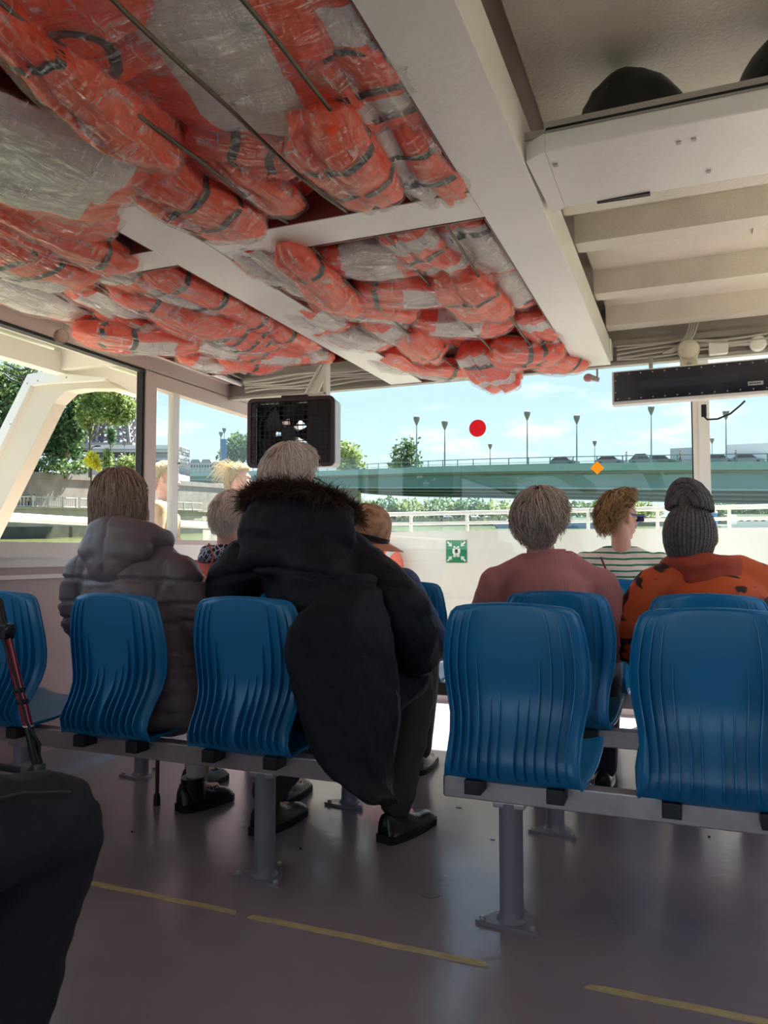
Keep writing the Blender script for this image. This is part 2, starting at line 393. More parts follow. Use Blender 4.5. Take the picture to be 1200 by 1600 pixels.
m_sack = mat('black_vinyl', (20, 22, 24), .4, bump=.3, bscale=12)
sack(Vector((-.13, 2.10, 2.165)), (.15, .13, .185), 1., 'black rounded sack nearer the broad white beam on the overhead tray')
sack(Vector((.34, 2.09, 2.165)), (.22, .13, .20), 5., 'black rounded sack at the right end of the overhead tray in view')
# ------------------------------------------------------------------ floor tape, chips
def tape(x0, x1, sd, label):
    rnd = random.Random(sd); k = 16; w = .011
    top = []; bot = []
    for i in range(k+1):
        x = x0+(x1-x0)*i/k; y = 1.955+.02*(x-x0)*.3
        top.append((x, y+w+rnd.uniform(-.002, .002), .004)); bot.append((x, y-w+rnd.uniform(-.002, .002), .004))
    top[0] = (x0+.012, top[0][1]-.004, .004); top[-1] = (x1-.012, top[-1][1]-.004, .004)
    low = lambda r: [(x, y, 0.0005) for x, y, z in r]
    mb = MB().grid([low(top), top, bot, low(bot)])
    return tag(mb.build('floor_tape', m_yellow), label, 'floor tape', 'worn yellow strips on the deck')
tape(-2.4, -1.25, 1, 'worn yellow tape strip on the deck nearest the dark jeans knee')
tape(-1.21, -.50, 2, 'worn yellow tape strip on the deck in the middle of the aisle')
tape(-.262, .5, 3, 'worn yellow tape strip on the deck at the bottom right')
m_chip = mat('bare_primer', (108, 104, 110), .5)
for i, (px, py, s_) in enumerate(((670, 1400, .028), (716, 1262, .012), (735, 1241, .014), (700, 1241, .012), (770, 1312, .008), (963, 1443, .006))):
    q = atz(px, py, 0); pts = [(s_*(1+.35*sin(3*a+i))*cos(a), .7*s_*(1+.3*cos(2*a+i))*sin(a)) for a in [2*PI*k/12 for k in range(12)]]
    o = MB().prism(pts, .0015).build('paint_chip', m_chip, None, False, Matrix.Translation((q.x, q.y, .0004)))
    tag(o, ['large flaked paint patch in the middle of the aisle', 'small flaked spot left of the near right seat post', 'flaked spot just behind the seat row near the bright floor', 'tiny flaked spot nearest the leather shoe in the aisle', 'tiny chip beside the near right seat post', 'tiny pale chip right of the near seat post base'][i], 'paint chip')
# ------------------------------------------------------------------ bow bulwark, rails, side deck
bw = struct('bulwark_front', MB().box(-4.2, 2.6, YB, YB+.08, 0, 1.235).box(-4.2, 2.6, YB-.012, YB, .70, .712), m_out, 'white bow bulwark with a thin seam')
bw.name = 'wall_front'
ra = thing('bow_railing', 'white two bar railing on top of the bow bulwark', 'railing', (0, YB+.04, 1.235))
MB().rbox(-4.2, 2.6, -.03, .03, .135, .165, .008).build('top_bar', m_out, ra)
MB().rbox(-4.2, 2.6, -.015, .015, .055, .08, .006).build('middle_bar', m_out, ra)
for i in range(14):
    x = -4.15+i*.49
    if -.95 < x < -.5: x = -.735 if abs(x+.735) < .3 else x
    MB().rbox(x-.012, x+.012, -.012, .012, 0, .14, .004).build('post', m_out, ra)
MB().rbox(-.69, -.665, -.012, .012, 0, .14, .004).build('post', m_out, ra)
struct('wall_side_deck', MB().box(-4.26, -4.2, -6, YB+.08, 0, .78).box(2.6, 2.66, -6, YB+.08, 0, .78), m_out, 'low white bulwark of the side deck').name = 'wall_outer'
ra = thing('side_railing', 'thick white handrail of the left side deck', 'railing', (-4.14, 0, .78))
MB().rbox(-.06, .06, -4, 5.1, .48, .535, .015).build('handrail', m_out, ra)
MB().rbox(-.03, .03, 5.0, 6.0, .50, .56, .012).build('handrail_end', m_out, ra)
for y in (-2, .5, 2.2, 4.75, 5.9): MB().rbox(-.025, .025, y-.03, y+.03, 0, .49, .008).build('post', m_out, ra)
# portal frame outside the left window: strut leaning in, elbow, arm to the roof
m_strut = mat('strut_shaded_white', (214, 204, 188), .5)  # darker copy of the white paint, the strut's shading put into its colour
pf = thing('portal_frame', 'white leaning portal strut with elbow outside the left window', 'strut', (-4.1, 3.6, .8))
def ybar(pts, y0, y1, name, m):
    """closed outline in XZ extruded along Y"""
    MB().prism(pts, y1-y0, Matrix(((1, 0, 0, 0), (0, 0, -1, y1), (0, 1, 0, 0), (0, 0, 0, 1)))).build(name, m, pf)
q = lambda px, py, y=3.6: (aty(px, py, y).x+4.1, aty(px, py, y).z-.8)
o1 = [q(-35, 800), q(70, 592), q(95, 594), q(185, 600), q(204, 612), q(150, 612), q(122, 616), q(103, 634), q(0, 842), q(-60, 950), q(-110, 950)]
ybar(o1, -.10, .0, 'strut', m_strut)
o2 = [q(-35, 800), q(70, 592), q(75, 608), q(-2, 765), q(-60, 880), q(-75, 880)]
ybar(o2, -.135, -.10, 'outer_flange', m_white2)
o2 = [q(70, 592), q(95, 588), q(190, 598), q(187, 601), q(95, 606), q(75, 609)]
ybar(o2, -.135, -.10, 'arm_flange', m_white2)
for (px, py) in ((76, 588), (86, 602), (70, 606), (130, 597), (44, 668), (18, 728)):
    c = q(px, py); MB().lathe([(.006, 0), (.005, .003)], 8, Matrix.Translation((c[0], -.136, c[1])) @ Matrix.Rotation(PI/2, 4, 'X')).build('rivet', m_steel, pf)
# overhang of the roof outside the left window
mb = MB().box(-3.52, -3.44, -1, 4.3, 2.12, 2.24).box(-3.56, -2.95, -1, 4.3, 2.27, 2.30).box(-3.5, -2.95, 3.42, 3.48, 2.14, 2.27).box(-3.02, -2.99, -1, 6, 2.2, 2.42)
for y in (1.9, 2.75, 3.62, 4.6, 5.5): mb.box(-3.55, -2.95, y-.03, y+.03, 2.27, 2.42)
struct('trim_15', mb, m_out, 'white overhang beams outside the left windows')
cb = thing('outdoor_cable_bundle', 'tangle of black cables above the leaning white strut', 'cables', (-3.6, 3.55, 2.2))
rnd = random.Random(4)
for i in range(5):
    pts = []
    for t in range(9):
        u = t/8; pts.append((-.38+.42*u+rnd.uniform(-.01, .01), -.05+rnd.uniform(-.02, .02), .10-.13*sin(PI*u)*(.4+.2*i)+.05*u-.03*i*(1-u)))
    MB().tube(pts, .006).build('cable', m_cableb, cb, True)
# ================================================================== seats
SH = [(-.030, .898, .142), (-.030, .893, .165), (-.029, .880, .180), (-.027, .85, .192), (-.022, .80, .202), (-.012, .74, .209), (-.001, .68, .207), (.003, .63, .200),
      (-.006, .58, .190), (-.028, .53, .183), (-.046, .487, .181), (-.050, .455, .184), (-.038, .425, .190), (-.004, .409, .197), (.06, .412, .205), (.15, .422, .212), (.28, .44, .212), (.37, .45, .207), (.41, .443, .198), (.428, .42, .185)]
def shell_pt(i, u, back=0.):
    y, z, w = SH[i]
    e = abs(u)**4
    isback = max(0., min(1., (z-.45)/.1)) if i < 13 else 0.
    y2 = y + .03*e*isback; z2 = z + (.022*e if i >= 13 else 0) + (.010*(1-u*u) if i < 4 else 0)
    return Vector((u*w, y2, z2))
def make_seat():
    root = thing('boat_seat', 'blue seat', 'seat')
    U = [-1+2*k/20 for k in range(21)]
    front = [[shell_pt(i, u) for u in U] for i in range(len(SH))]
    # offset to the rear / underside for thickness
    back = []
    for i in range(len(SH)):
        a = SH[max(i-1, 0)]; c = SH[min(i+1, len(SH)-1)]
        t = Vector((0, c[0]-a[0], c[1]-a[1])).normalized(); nrm = Vector((0, t.z, -t.y))
        back.append([p + nrm*.010 for p in front[i]])
    loopF = [p for r in front for p in r]; w = 21; h = len(SH)
    mb = MB(); mb.add(loopF+[p for r in back for p in r], [])
    o = w*h
    for i in range(h-1):
        for j in range(w-1):
            a = i*w+j
            mb.f.append((a, a+1, a+w+1, a+w)); mb.f.append((o+a, o+a+w, o+a+w+1, o+a+1))
    for j in range(w-1):
        mb.f.append((j, o+j, o+j+1, j+1)); a = (h-1)*w+j; mb.f.append((a, a+1, o+a+1, o+a))
    for i in range(h-1):
        a = i*w; mb.f.append((a, a+w, o+a+w, o+a)); a = i*w+w-1; mb.f.append((a, o+a, o+a+w, a+w))
    mb.build('shell', m_blue, root, 'all')
    # rolled rim
    pts = [back[i][0] for i in range(13, -1, -1)] + back[0][1:-1] + [back[i][-1] for i in range(14)]
    MB().tube([p+Vector((0, .004, 0)) for p in pts], .0052, 6).build('rim', m_blue, root, True)
    # stiffening ribs on the rear
    def rear(u, z):
        for i in range(len(SH)-1):
            if SH[i][1] >= z >= SH[i+1][1]:
                t = (SH[i][1]-z)/max(1e-6, SH[i][1]-SH[i+1][1])
                p = shell_pt(i, u).lerp(shell_pt(i+1, u), t); return p
        return shell_pt(13, u)
    us = [(-.90, .885), (-.77, .885), (-.64, .885), (-.49, .765), (-.33, .64), (-.19, .655), (.07, .64), (.22, .655), (.37, .755), (.53, .885), (.69, .885), (.83, .885)]
    for u, zt in us:
        k = 16; A = []; 
        for t in range(k+1):
            z = zt+(.414-zt)*t/k
            s_ = (zt-z)/(zt-.414)
            p = rear(u, z)
            dep = .002+.019*min(1, s_*2.0)+.010*math.exp(-((z-.50)/.06)**2)*min(1, s_*2)
            if z < .46: dep *= max(.12, (z-.410)/.05)
            base_x = p.x; yb = p.y-.008; yo = p.y-.010-dep
            sway = 0.0
            A.append(((base_x+sway-.0028, yb, z), (base_x+sway-.0016, yo, z), (base_x+sway+.0016, yo, z), (base_x+sway+.0028, yb, z)))
        mb = MB().grid([list(a) for a in A]); mb.f.append((len(mb.v)-4, len(mb.v)-3, len(mb.v)-2, len(mb.v)-1)); mb.f.append((3, 2, 1, 0))
        mb.build('rib', m_blue, root, True)
    for x in (-.11, .12):
        MB().rbox(x-.024, x+.024, -.050, .05, .372, .412, .003).build('bracket', m_black, root)
    return root
seat0 = make_seat()
seat_used = [False]
def seat(x, y, label, rz=0, z=0):
    o = seat0 if not seat_used[0] else copy_tree(seat0)
    seat_used[0] = True
    o.matrix_world = TR((x, y, z), rz); o['label'] = label; o['group'] = 'blue seats in rows'
    return o
R1 = 2.165; DR = .76
seat(-2.45, R1, 'empty blue seat at the far left behind the red walker tube')
seat(-1.90, R1, 'blue seat of the woman in the grey quilted coat')
seat(-1.36, R1, 'blue seat partly covered by the hanging navy coat')
seat(-.475, R1, 'empty blue seat nearest the camera on the right of the aisle')
seat(.05, R1, 'empty blue seat cut off by the right edge at the bottom right')
seat(-2.45, R1+DR, 'blue seat at the wall hidden behind the woman in the quilted coat')
seat(-1.90, R1+DR, 'blue seat of the white haired passenger in the coral top')
seat(-1.36, R1+DR, 'blue seat of the passenger with the tan cap')
seat(-.475, R1+DR, 'blue seat of the woman in the pink sweater')
seat(.05, R1+DR, 'blue seat of the woman in the orange jacket')
seat(-1.36, R1+2*DR, 'empty blue seat left of the aisle in front of the white bulwark')
seat(-.475, R1+2*DR, 'empty blue seat between the pink sweater and the striped shirt')
seat(.05, R1+2*DR, 'empty blue seat in front of the orange jacket')
seat(-.40, R1+3*DR-.05, 'sunlit blue seat of the woman in the striped shirt')
def bench(x0, x1, y, posts, label):
    b_ = thing('bench_frame', label, 'bench frame', (0, y, 0), group='seat row frames')
    MB().rbox(x0, x1, -.028, .028, .338, .402, .004).build('beam', m_beamal, b_)
    for e in (x0, x1): MB().box(e-.002, e+.002, -.024, .024, .342, .398).build('end_cap', m_black, b_)
    for px in posts:
        MB().tube([(px, 0, .012), (px, 0, .338)], .034, 20).build('post', m_grey, b_, True)
        MB().rbox(px-.045, px+.045, -.03, .03, .325, .34, .003).build('saddle', m_beamal, b_)
        tri = [(px+.105*cos(a+R_(-35))*(1 if k % 2 == 0 else .55), .105*sin(a+R_(-35))*(1 if k % 2 == 0 else .55)) for k, a in enumerate([2*PI*j/6 for j in range(6)])]
        pl = MB().prism(tri, .01).lathe([(.047, .008), (.036, .02), (.034, .035)], 18, Matrix.Translation((px, 0, 0))).build('base_plate', m_grey, b_)
        for k in (0, 2, 4):
            c = tri[k]; c = (px+(c[0]-px)*.8, c[1]*.8)
            MB().lathe([(.009, .0), (.009, .016), (.005, .02)], 6, Matrix.Translation((c[0], c[1], 0))).build('bolt', m_steel, pl)
    return b_
bench(-2.78, -1.03, 2.21, (-1.31, -2.37), 'metal frame of the left seat row nearest the camera')
bench(-.69, 1.3, 2.21, (-.497, .75), 'metal frame of the right seat row nearest the camera')
bench(-2.78, -1.05, 2.97, (-1.353, -2.433), 'metal frame of the left seat row in front of the navy coat')
bench(-.69, 1.3, 2.97, (-.498, .75), 'metal frame of the right seat row under the pink sweater')
bench(-2.0, -1.05, 3.73, (-1.35,), 'metal frame of the single empty seat by the bulwark')
bench(-.69, 1.3, 3.73, (-.498, .75), 'metal frame of the third right seat row')
bench(-.69, .1, 4.44, (-.1,), 'metal frame of the sunlit seat of the striped shirt')
# ================================================================== life jackets in plastic bags
def jacket_mat(name, rects, seed):
    """orange cloth with silver panels: rects = (x0,x1,y0,y1) in jacket half-lengths"""
    m, n, l = node_mat(name); b = n['Principled BSDF']
    tc = n.new('ShaderNodeTexCoord'); nz = n.new('ShaderNodeTexNoise'); nz.inputs['Scale'].default_value = 5; nz.inputs['Detail'].default_value = 2
    l.new(tc.outputs['Object'], nz.inputs['Vector'])
    at = n.new('ShaderNodeAttribute'); at.attribute_name = 'uvw'
    va = n.new('ShaderNodeVectorMath'); va.operation = 'MULTIPLY_ADD'; l.new(nz.outputs['Color'], va.inputs[0])
    va.inputs[1].default_value = (.16, .16, .16); l.new(at.outputs['Vector'], va.inputs[2])
    vs = n.new('ShaderNodeVectorMath'); vs.operation = 'SUBTRACT'; l.new(va.outputs[0], vs.inputs[0]); vs.inputs[1].default_value = (.08, .08, .08)
    sx = n.new('ShaderNodeSeparateXYZ'); l.new(vs.outputs[0], sx.inputs[0])
    tot = None
    for (x0, x1, y0, y1) in rects:
        a = nmath(n, l, 'GREATER_THAN', sx.outputs[0], x0); b_ = nmath(n, l, 'LESS_THAN', sx.outputs[0], x1)
        c = nmath(n, l, 'GREATER_THAN', sx.outputs[1], y0); d = nmath(n, l, 'LESS_THAN', sx.outputs[1], y1)
        e = nmath(n, l, 'MULTIPLY', nmath(n, l, 'MULTIPLY', a, b_), nmath(n, l, 'MULTIPLY', c, d))
        tot = e if tot is None else nmath(n, l, 'MAXIMUM', tot, e)
    n2 = n.new('ShaderNodeTexNoise'); n2.inputs['Scale'].default_value = 9; n2.inputs['Detail'].default_value = 4; l.new(tc.outputs['Object'], n2.inputs['Vector'])
    rp = n.new('ShaderNodeValToRGB'); rp.color_ramp.elements[0].position = .3; rp.color_ramp.elements[1].position = .7
    rp.color_ramp.elements[0].color = (*sc((255, 70, 30)), 1); rp.color_ramp.elements[1].color = (*sc((255, 98, 56)), 1)
    l.new(n2.outputs['Fac'], rp.inputs[0])
    mx = n.new('ShaderNodeMixRGB'); mx.inputs[2].default_value = (*sc((226, 219, 212)), 1)
    l.new(rp.outputs[0], mx.inputs[1])
    if tot is not None: l.new(tot, mx.inputs[0])
    else: mx.inputs[0].default_value = 0
    l.new(mx.outputs[0], b.inputs['Base Color']); b.inputs['Roughness'].default_value = .55
    n3 = n.new('ShaderNodeTexNoise'); n3.inputs['Scale'].default_value = 22; n3.inputs['Detail'].default_value = 4; l.new(tc.outputs['Object'], n3.inputs['Vector'])
    bp = n.new('ShaderNodeBump'); bp.inputs['Strength'].default_value = .5; bp.inputs['Distance'].default_value = .012
    l.new(n3.outputs['Fac'], bp.inputs['Height']); l.new(bp.outputs[0], b.inputs['Normal'])
    return m
JM = [jacket_mat('jacket_orange', [], 0),
      jacket_mat('jacket_silver_middle', [(-.55, .35, -2, 2)], 1),
      jacket_mat('jacket_silver_patch', [(-.1, .62, -.75, .55)], 2),
      jacket_mat('jacket_silver_bars', [(-.8, -.45, -2, 2), (.25, .5, -2, 2)], 3),
      jacket_mat('jacket_mostly_silver', [(-.85, .62, -2, .75)], 4),
      jacket_mat('jacket_silver_side', [(-2, 2, .1, 2)], 5)]
m_strap = mat('black_webbing', (40, 36, 40), .6, bump=.2, bscale=120)
m_letter = mat('black_print', (34, 30, 34), .6)
def bag_mat():
    """clear film: mostly transparent, highlights painted in as white streaks, glossy on the folds"""
    m, n, l = node_mat('clear_plastic_bag'); n.clear()
    out = n.new('ShaderNodeOutputMaterial'); tc = n.new('ShaderNodeTexCoord')
    def noise(scale, st, rot, dist=.5, det=3):
        mp = n.new('ShaderNodeMapping'); mp.inputs['Scale'].default_value = st; mp.inputs['Rotation'].default_value = rot
        l.new(tc.outputs['Object'], mp.inputs[0])
        z = n.new('ShaderNodeTexNoise'); z.inputs['Scale'].default_value = scale; z.inputs['Detail'].default_value = det; z.inputs['Distortion'].default_value = dist
        l.new(mp.outputs[0], z.inputs['Vector']); return z.outputs['Fac']
    def ridge(f, w):
        d = nmath(n, l, 'ABSOLUTE', nmath(n, l, 'SUBTRACT', f, .5)); return nmath(n, l, 'SUBTRACT', 1.0, nmath(n, l, 'DIVIDE', d, w), True)
    def streak(f, a0, a1):
        k = n.new('ShaderNodeMapRange'); k.interpolation_type = 'SMOOTHSTEP'; k.inputs[1].default_value = a0; k.inputs[2].default_value = a1; l.new(f, k.inputs[0]); return k.outputs[0]
    n1 = noise(5, (1, 9, 3), (0, 0, .5), .8, 4); n2 = noise(5.5, (8, 1, 3), (0, 0, -.35), .8, 4); n3 = noise(9, (1, 6, 2), (0, 0, 1.25), .6, 4)
    r1 = streak(n1, .56, .72); r2 = streak(n2, .565, .72); r3 = streak(n3, .58, .74)
    area = noise(3.2, (1, 1, 1), (0, 0, 0), .3, 2); fine = noise(12, (1, 8, 2), (0, 0, .8), .5, 4)
    am = n.new('ShaderNodeMapRange'); am.inputs[1].default_value = .38; am.inputs[2].default_value = .60; l.new(area, am.inputs[0])
    painted_glint = nmath(n, l, 'MAXIMUM', nmath(n, l, 'MAXIMUM', r1, r2), nmath(n, l, 'MULTIPLY', r3, .8))  # streak mask for window glints painted white on the film
    hgt = nmath(n, l, 'ADD', nmath(n, l, 'MULTIPLY', nmath(n, l, 'ADD', n1, n2), .8), nmath(n, l, 'MULTIPLY', fine, .5))
    bp = n.new('ShaderNodeBump'); bp.inputs['Strength'].default_value = 1.0; bp.inputs['Distance'].default_value = .03; l.new(hgt, bp.inputs['Height'])
    dif = n.new('ShaderNodeBsdfPrincipled'); dif.inputs['Base Color'].default_value = (.86, .80, .78, 1); dif.inputs['Roughness'].default_value = .2; l.new(bp.outputs[0], dif.inputs['Normal'])
    tr = n.new('ShaderNodeBsdfTransparent'); tr.inputs[0].default_value = (.985, .98, .98, 1)
    gl = n.new('ShaderNodeBsdfGlossy'); gl.inputs['Roughness'].default_value = .12; l.new(bp.outputs[0], gl.inputs['Normal'])
    fac = nmath(n, l, 'ADD', nmath(n, l, 'MULTIPLY', nmath(n, l, 'MULTIPLY', painted_glint, am.outputs[0]), .62), nmath(n, l, 'ADD', nmath(n, l, 'MULTIPLY', am.outputs[0], .05), .012), True)
    m1 = n.new('ShaderNodeMixShader'); l.new(fac, m1.inputs[0]); l.new(tr.outputs[0], m1.inputs[1]); l.new(dif.outputs[0], m1.inputs[2])
    fr = n.new('ShaderNodeLayerWeight'); fr.inputs[0].default_value = .5; l.new(bp.outputs[0], fr.inputs['Normal'])
    fr2 = nmath(n, l, 'ADD', nmath(n, l, 'MULTIPLY', nmath(n, l, 'POWER', fr.outputs['Facing'], 4.0), .45), .06, True)
    m2 = n.new('ShaderNodeMixShader'); l.new(fr2, m2.inputs[0]); l.new(m1.outputs[0], m2.inputs[1]); l.new(gl.outputs[0], m2.inputs[2])
    l.new(m2.outputs[0], out.inputs[0]); return m
m_bag = bag_mat()
_cube = {}
def cube_pts(cuts):
    if cuts not in _cube:
        bm = bmesh.new(); bmesh.ops.create_cube(bm, size=2); bmesh.ops.subdivide_edges(bm, edges=bm.edges[:], cuts=cuts, use_grid_fill=True)
        bm.verts.index_update(); _cube[cuts] = ([v.co.copy() for v in bm.verts], [[v.index for v in f.verts] for f in bm.faces]); bm.free()
    return _cube[cuts]
def rounded(p, e=3.2):
    d = (abs(p.x)**e+abs(p.y)**e+abs(p.z)**e)**(1/e)
    return p/d
JN = [0]
def jacket(c, L, W, T, rz=90, rx=0, ry=0, var=0, straps=(-.3, .35), label='', sag=.03, group='bagged life jackets', letter=False, rollness=5.5, loose=1.0):
    """c centre; L along local x, W local y, T local z"""
    JN[0] += 1; sd = JN[0]*7.3; rnd = random.Random(JN[0])
    root = thing('life_jacket', label, 'life jacket', group=group, M=TR(c, R_(rz), R_(rx), R_(ry)))
    hl, hw, ht = L/2*1.08, W/2*1.12, T/2
    def deform(p):
        """p in unit jacket space -> local metres, with a fold line, a sag and lumps"""
        x, y, z = p
        tap = 1-.16*x*x if rollness > 2.5 else 1-.1*x*x
        q = Vector((x*hl, y*hw*tap, z*ht*(1-.22*abs(y)**2)))
        s_ = Vector((sd, sd*.37, 0))
        q.z += -sag*(1-x*x)*(1-.4*y*y) + .014*mnoise.noise(Vector((x*1.7, y*1.7, 0))+s_)
        q.x += .02*mnoise.noise(Vector((y*1.9, z, 3.))+s_); q.y += .025*mnoise.noise(Vector((x*1.9, z, 7.))+s_)
        # valley along the fold of the float lobes
        q.z += .30*ht*math.exp(-((y-.12)/.12)**2)*(1 if z < 0 else -.3)*(0 if rollness < 2.5 else 1)
        return q
    P, F = cube_pts(13)
    U = [rounded(p, rollness) for p in P]
    mb = MB(); vs = []
    for u in U:
        q = deform(u); q += Vector(u)*(.006*fbm(Vector(u)*3+Vector((sd, 0, 0)), 1., 2))
        vs.append(q)
    mb.add(vs, F); me = mb.mesh('foam_body')
    a = me.attributes.new('uvw', 'FLOAT_VECTOR', 'POINT'); a.data.foreach_set('vector', [k for u in U for k in u])
    obj('foam_body', me, JM[var], root, 'all')
    for sx in straps:
        k = 28; rows = []
        hh = .012/hl
        for dx in (-hh, hh):
            r = []
            for j in range(k):
                t = 2*PI*j/k; d = Vector((0, cos(t), sin(t)))
                x = sx+dx
                e = rollness; m_ = max(0.02, 1-abs(x)**e)**(1/e)
                g = (abs(d.y)**e+abs(d.z)**e)**(1/e)
                r.append(deform(Vector((x, d.y/g*m_*1.03, d.z/g*m_*1.05))))
            rows.append(r)
        MB().grid(rows, True).build('strap', m_strap, root, True)
    if letter:
        pts = []
        for t in range(15):
            a_ = 2*PI*t/14; d = Vector((.45*cos(a_)*.6, .5*sin(a_), 0)); d.z = -(max(.02, 1-abs(d.x)**rollness-abs(d.y)**rollness))**(1/rollness)*1.03
            pts.append(deform(d))
        MB().tube(pts, .014, 6, False, (1, .25)).build('printed_ring', m_letter, root, True)
    # bag: looser, tucked and creased
    P, F = cube_pts(17); vs = []
    ang = rnd.uniform(0, PI)
    ca, sa = cos(ang), sin(ang)
    for p in P:
        u = rounded(p, max(2.9, rollness*.9))
        q = deform(Vector((u.x*(1.0+.05*loose), u.y*(1.0+.05*loose), u.z*(1.08+.04*loose))))
        w = Vector((u.x*hl, u.y*hw, u.z*ht))
        s1 = mnoise.noise(Vector(((w.x*ca+w.y*sa)*34, (-w.x*sa+w.y*ca)*7, w.z*14+sd)))
        s2 = mnoise.noise(Vector((w.x*11+sd, w.y*40, w.z*14)))
        q += u*(.004*(1-abs(s1)*2)+.003*(1-abs(s2)*2)+.006*mnoise.noise(w*9+Vector((sd, 1, 2))))*loose
        vs.append(q)
    MB().add(vs, F).build('plastic_bag', m_bag, root, 'all')
    return root
def J(px, py, z, L, W, T, rz, var, label, rx=0, ry=0, **k):
    return jacket(atz(px, py, z), L, W, T, rz, rx, ry, var, label=label, **k)
# rack right of the second beam, near side
J(385, 80, 2.165, .50, .46, .09, 8, 1, 'wide flat bagged jacket with grey panel between the wires, top centre', straps=(), sag=.035)
J(135, 25, 2.165, .40, .26, .11, 4, 0, 'bagged orange jacket with a black ring print in the top left corner', straps=(), letter=True)
J(145, 150, 2.085, .56, .14, .13, 97, 0, 'long orange bagged roll hanging lowest at the upper left', straps=(-.62,), sag=.01, rollness=2.7)
J(210, 150, 2.17, .46, .13, .10, 96, 0, 'dark orange bagged roll tucked above the long low roll', straps=(), rollness=2.7)
J(560, 85, 2.175, .52, .24, .10, 90, 3, 'bagged jacket with black belts beside the broad beam, top', straps=(-.4, .12, .5))
J(662, 240, 2.165, .46, .19, .11, 90, 5, 'bagged jacket with silver folds in the corner by the broad beam', straps=(-.5, .1))
J(548, 245, 2.11, .50, .19, .13, 92, 0, 'bright orange bagged jacket drooping over the cross beam', straps=(-.45, .2), ry=-6, rollness=4.5)
J(385, 215, 2.17, .30, .28, .10, 30, 0, 'crumpled orange bagged jacket under the grey panel', straps=(-.2, .4))
J(400, 270, 2.15, .44, .14, .09, 88, 0, 'narrow pink veiled jacket between two wires', straps=(), rollness=2.8)
J(300, 300, 2.115, .50, .20, .13, 82, 0, 'orange bagged jacket resting on the beam crossing', straps=(-.2, .3), rollness=4.5)
J(195, 245, 2.165, .30, .16, .09, 90, 2, 'small grey bagged jacket behind the long low roll', straps=())
J(560, 10, 2.19, .30, .22, .08, 85, 0, 'orange bagged jacket at the top edge by the broad beam', straps=(.2,))
# rack left of the second beam, near side
J(60, 245, 2.09, .50, .40, .10, 70, 4, 'grey panelled bagged jacket hanging over the second beam', straps=(), sag=.04)
J(70, 335, 2.105, .34, .36, .07, 75, 0, 'orange lower half of a bagged jacket under the grey panelled one', straps=(), sag=.02)
J(95, 365, 2.095, .58, .15, .12, 84, 0, 'slim orange bagged roll with one belt at the left', straps=(.45,), rollness=2.8, sag=.01)
J(45, 400, 2.09, .44, .26, .10, 88, 5, 'orange bagged jacket with crossed black belts at the left edge', straps=(.05, -.4), sag=.03)
J(-20, 215, 2.13, .44, .24, .12, 92, 0, 'orange bagged jacket cut off by the left edge', straps=(), rollness=2.5)
J(25, 448, 2.14, .46, .20, .09, 92, 4, 'pale bagged jacket low at the left above the window header', straps=(), sag=.02)
# far right rack
Bn = [
 (432, 405, 2.15, .42, .18, .10, 88, 4, 'silver bagged jacket in the far rack corner by the beam crossing', (.5,)),
 (470, 430, 2.14, .44, .16, .10, 85, 4, 'silver rolled jacket left of the long drooping orange roll', ()),
 (505, 440, 2.085, .66, .15, .12, 94, 0, 'long drooping orange roll behind the cross beam', (-.55,)),
 (590, 395, 2.15, .42, .24, .10, 15, 1, 'wide orange and silver bagged jacket just behind the cross beam', (.75,)),
 (670, 385, 2.15, .42, .19, .10, 80, 3, 'orange jacket with two silver bars behind the cross beam', (-.2,)),
 (750, 380, 2.165, .50, .20, .09, 88, 4, 'pale silver bagged jacket beside the broad beam behind the cross beam', (-.7,)),
 (790, 440, 2.16, .50, .18, .09, 90, 4, 'second pale silver jacket along the broad beam', (.6,)),
 (845, 510, 2.155, .46, .17, .09, 90, 3, 'orange jacket with silver bars along the broad beam', (.3,)),
 (640, 445, 2.13, .42, .26, .11, 20, 2, 'orange jacket with a square silver patch in the middle of the far rack', (-.6,)),
 (740, 455, 2.115, .50, .22, .13, 88, 0, 'plump orange bagged jacket right of the square silver patch', (-.25,)),
 (575, 470, 2.14, .46, .18, .11, 60, 5, 'orange and silver jacket left of the square silver patch', (-.3,)),
 (500, 490, 2.15, .44, .18, .09, 88, 1, 'orange jacket with silver middle along the second beam', (.7,)),
 (555, 520, 2.14, .40, .19, .10, 70, 4, 'silver bagged jacket along the second beam towards the bow', ()),
 (620, 510, 2.13, .46, .17, .11, 80, 1, 'silver and orange roll between the two wires of the far rack', ()),
 (660, 535, 2.10, .50, .16, .12, 92, 0, 'orange roll low in the far rack towards the bow', (.3,)),
 (720, 500, 2.14, .44, .20, .10, 30, 1, 'flat silver middled jacket behind the hanging bow jacket', ()),
 (620, 560, 2.15, .44, .20, .09, 80, 5, 'orange edged silver jacket at the bow end of the second beam', ()),
 (700, 572, 2.12, .40, .24, .10, 30, 5, 'orange and silver bundle left of the hanging bow jacket', (.1,)),
 (765, 572, 2.07, .34, .24, .12, 70, 3, 'orange jacket hanging lowest at the bow end, against the sky', (-.4,)),
 (822, 548, 2.10, .34, .30, .12, 20, 0, 'bright orange bundle right of the hanging bow jacket', (.0, .4)),
 (872, 560, 2.12, .30, .22, .12, 60, 0, 'orange bundle in the bow corner by the broad beam', (.2,)),
 (700, 420, 2.18, .30, .2, .08, 10, 0, 'small orange jacket deep between the wires', ()),
]
for (px, py, z, L, W, T, rz, v, lab, st) in Bn:
    J(px, py, z, L, W, T, rz, v, lab, straps=st, rollness=2.9 if 'roll' in lab else 5.2, sag=.02, ry=28 if 'lowest at the bow' in lab else 0)
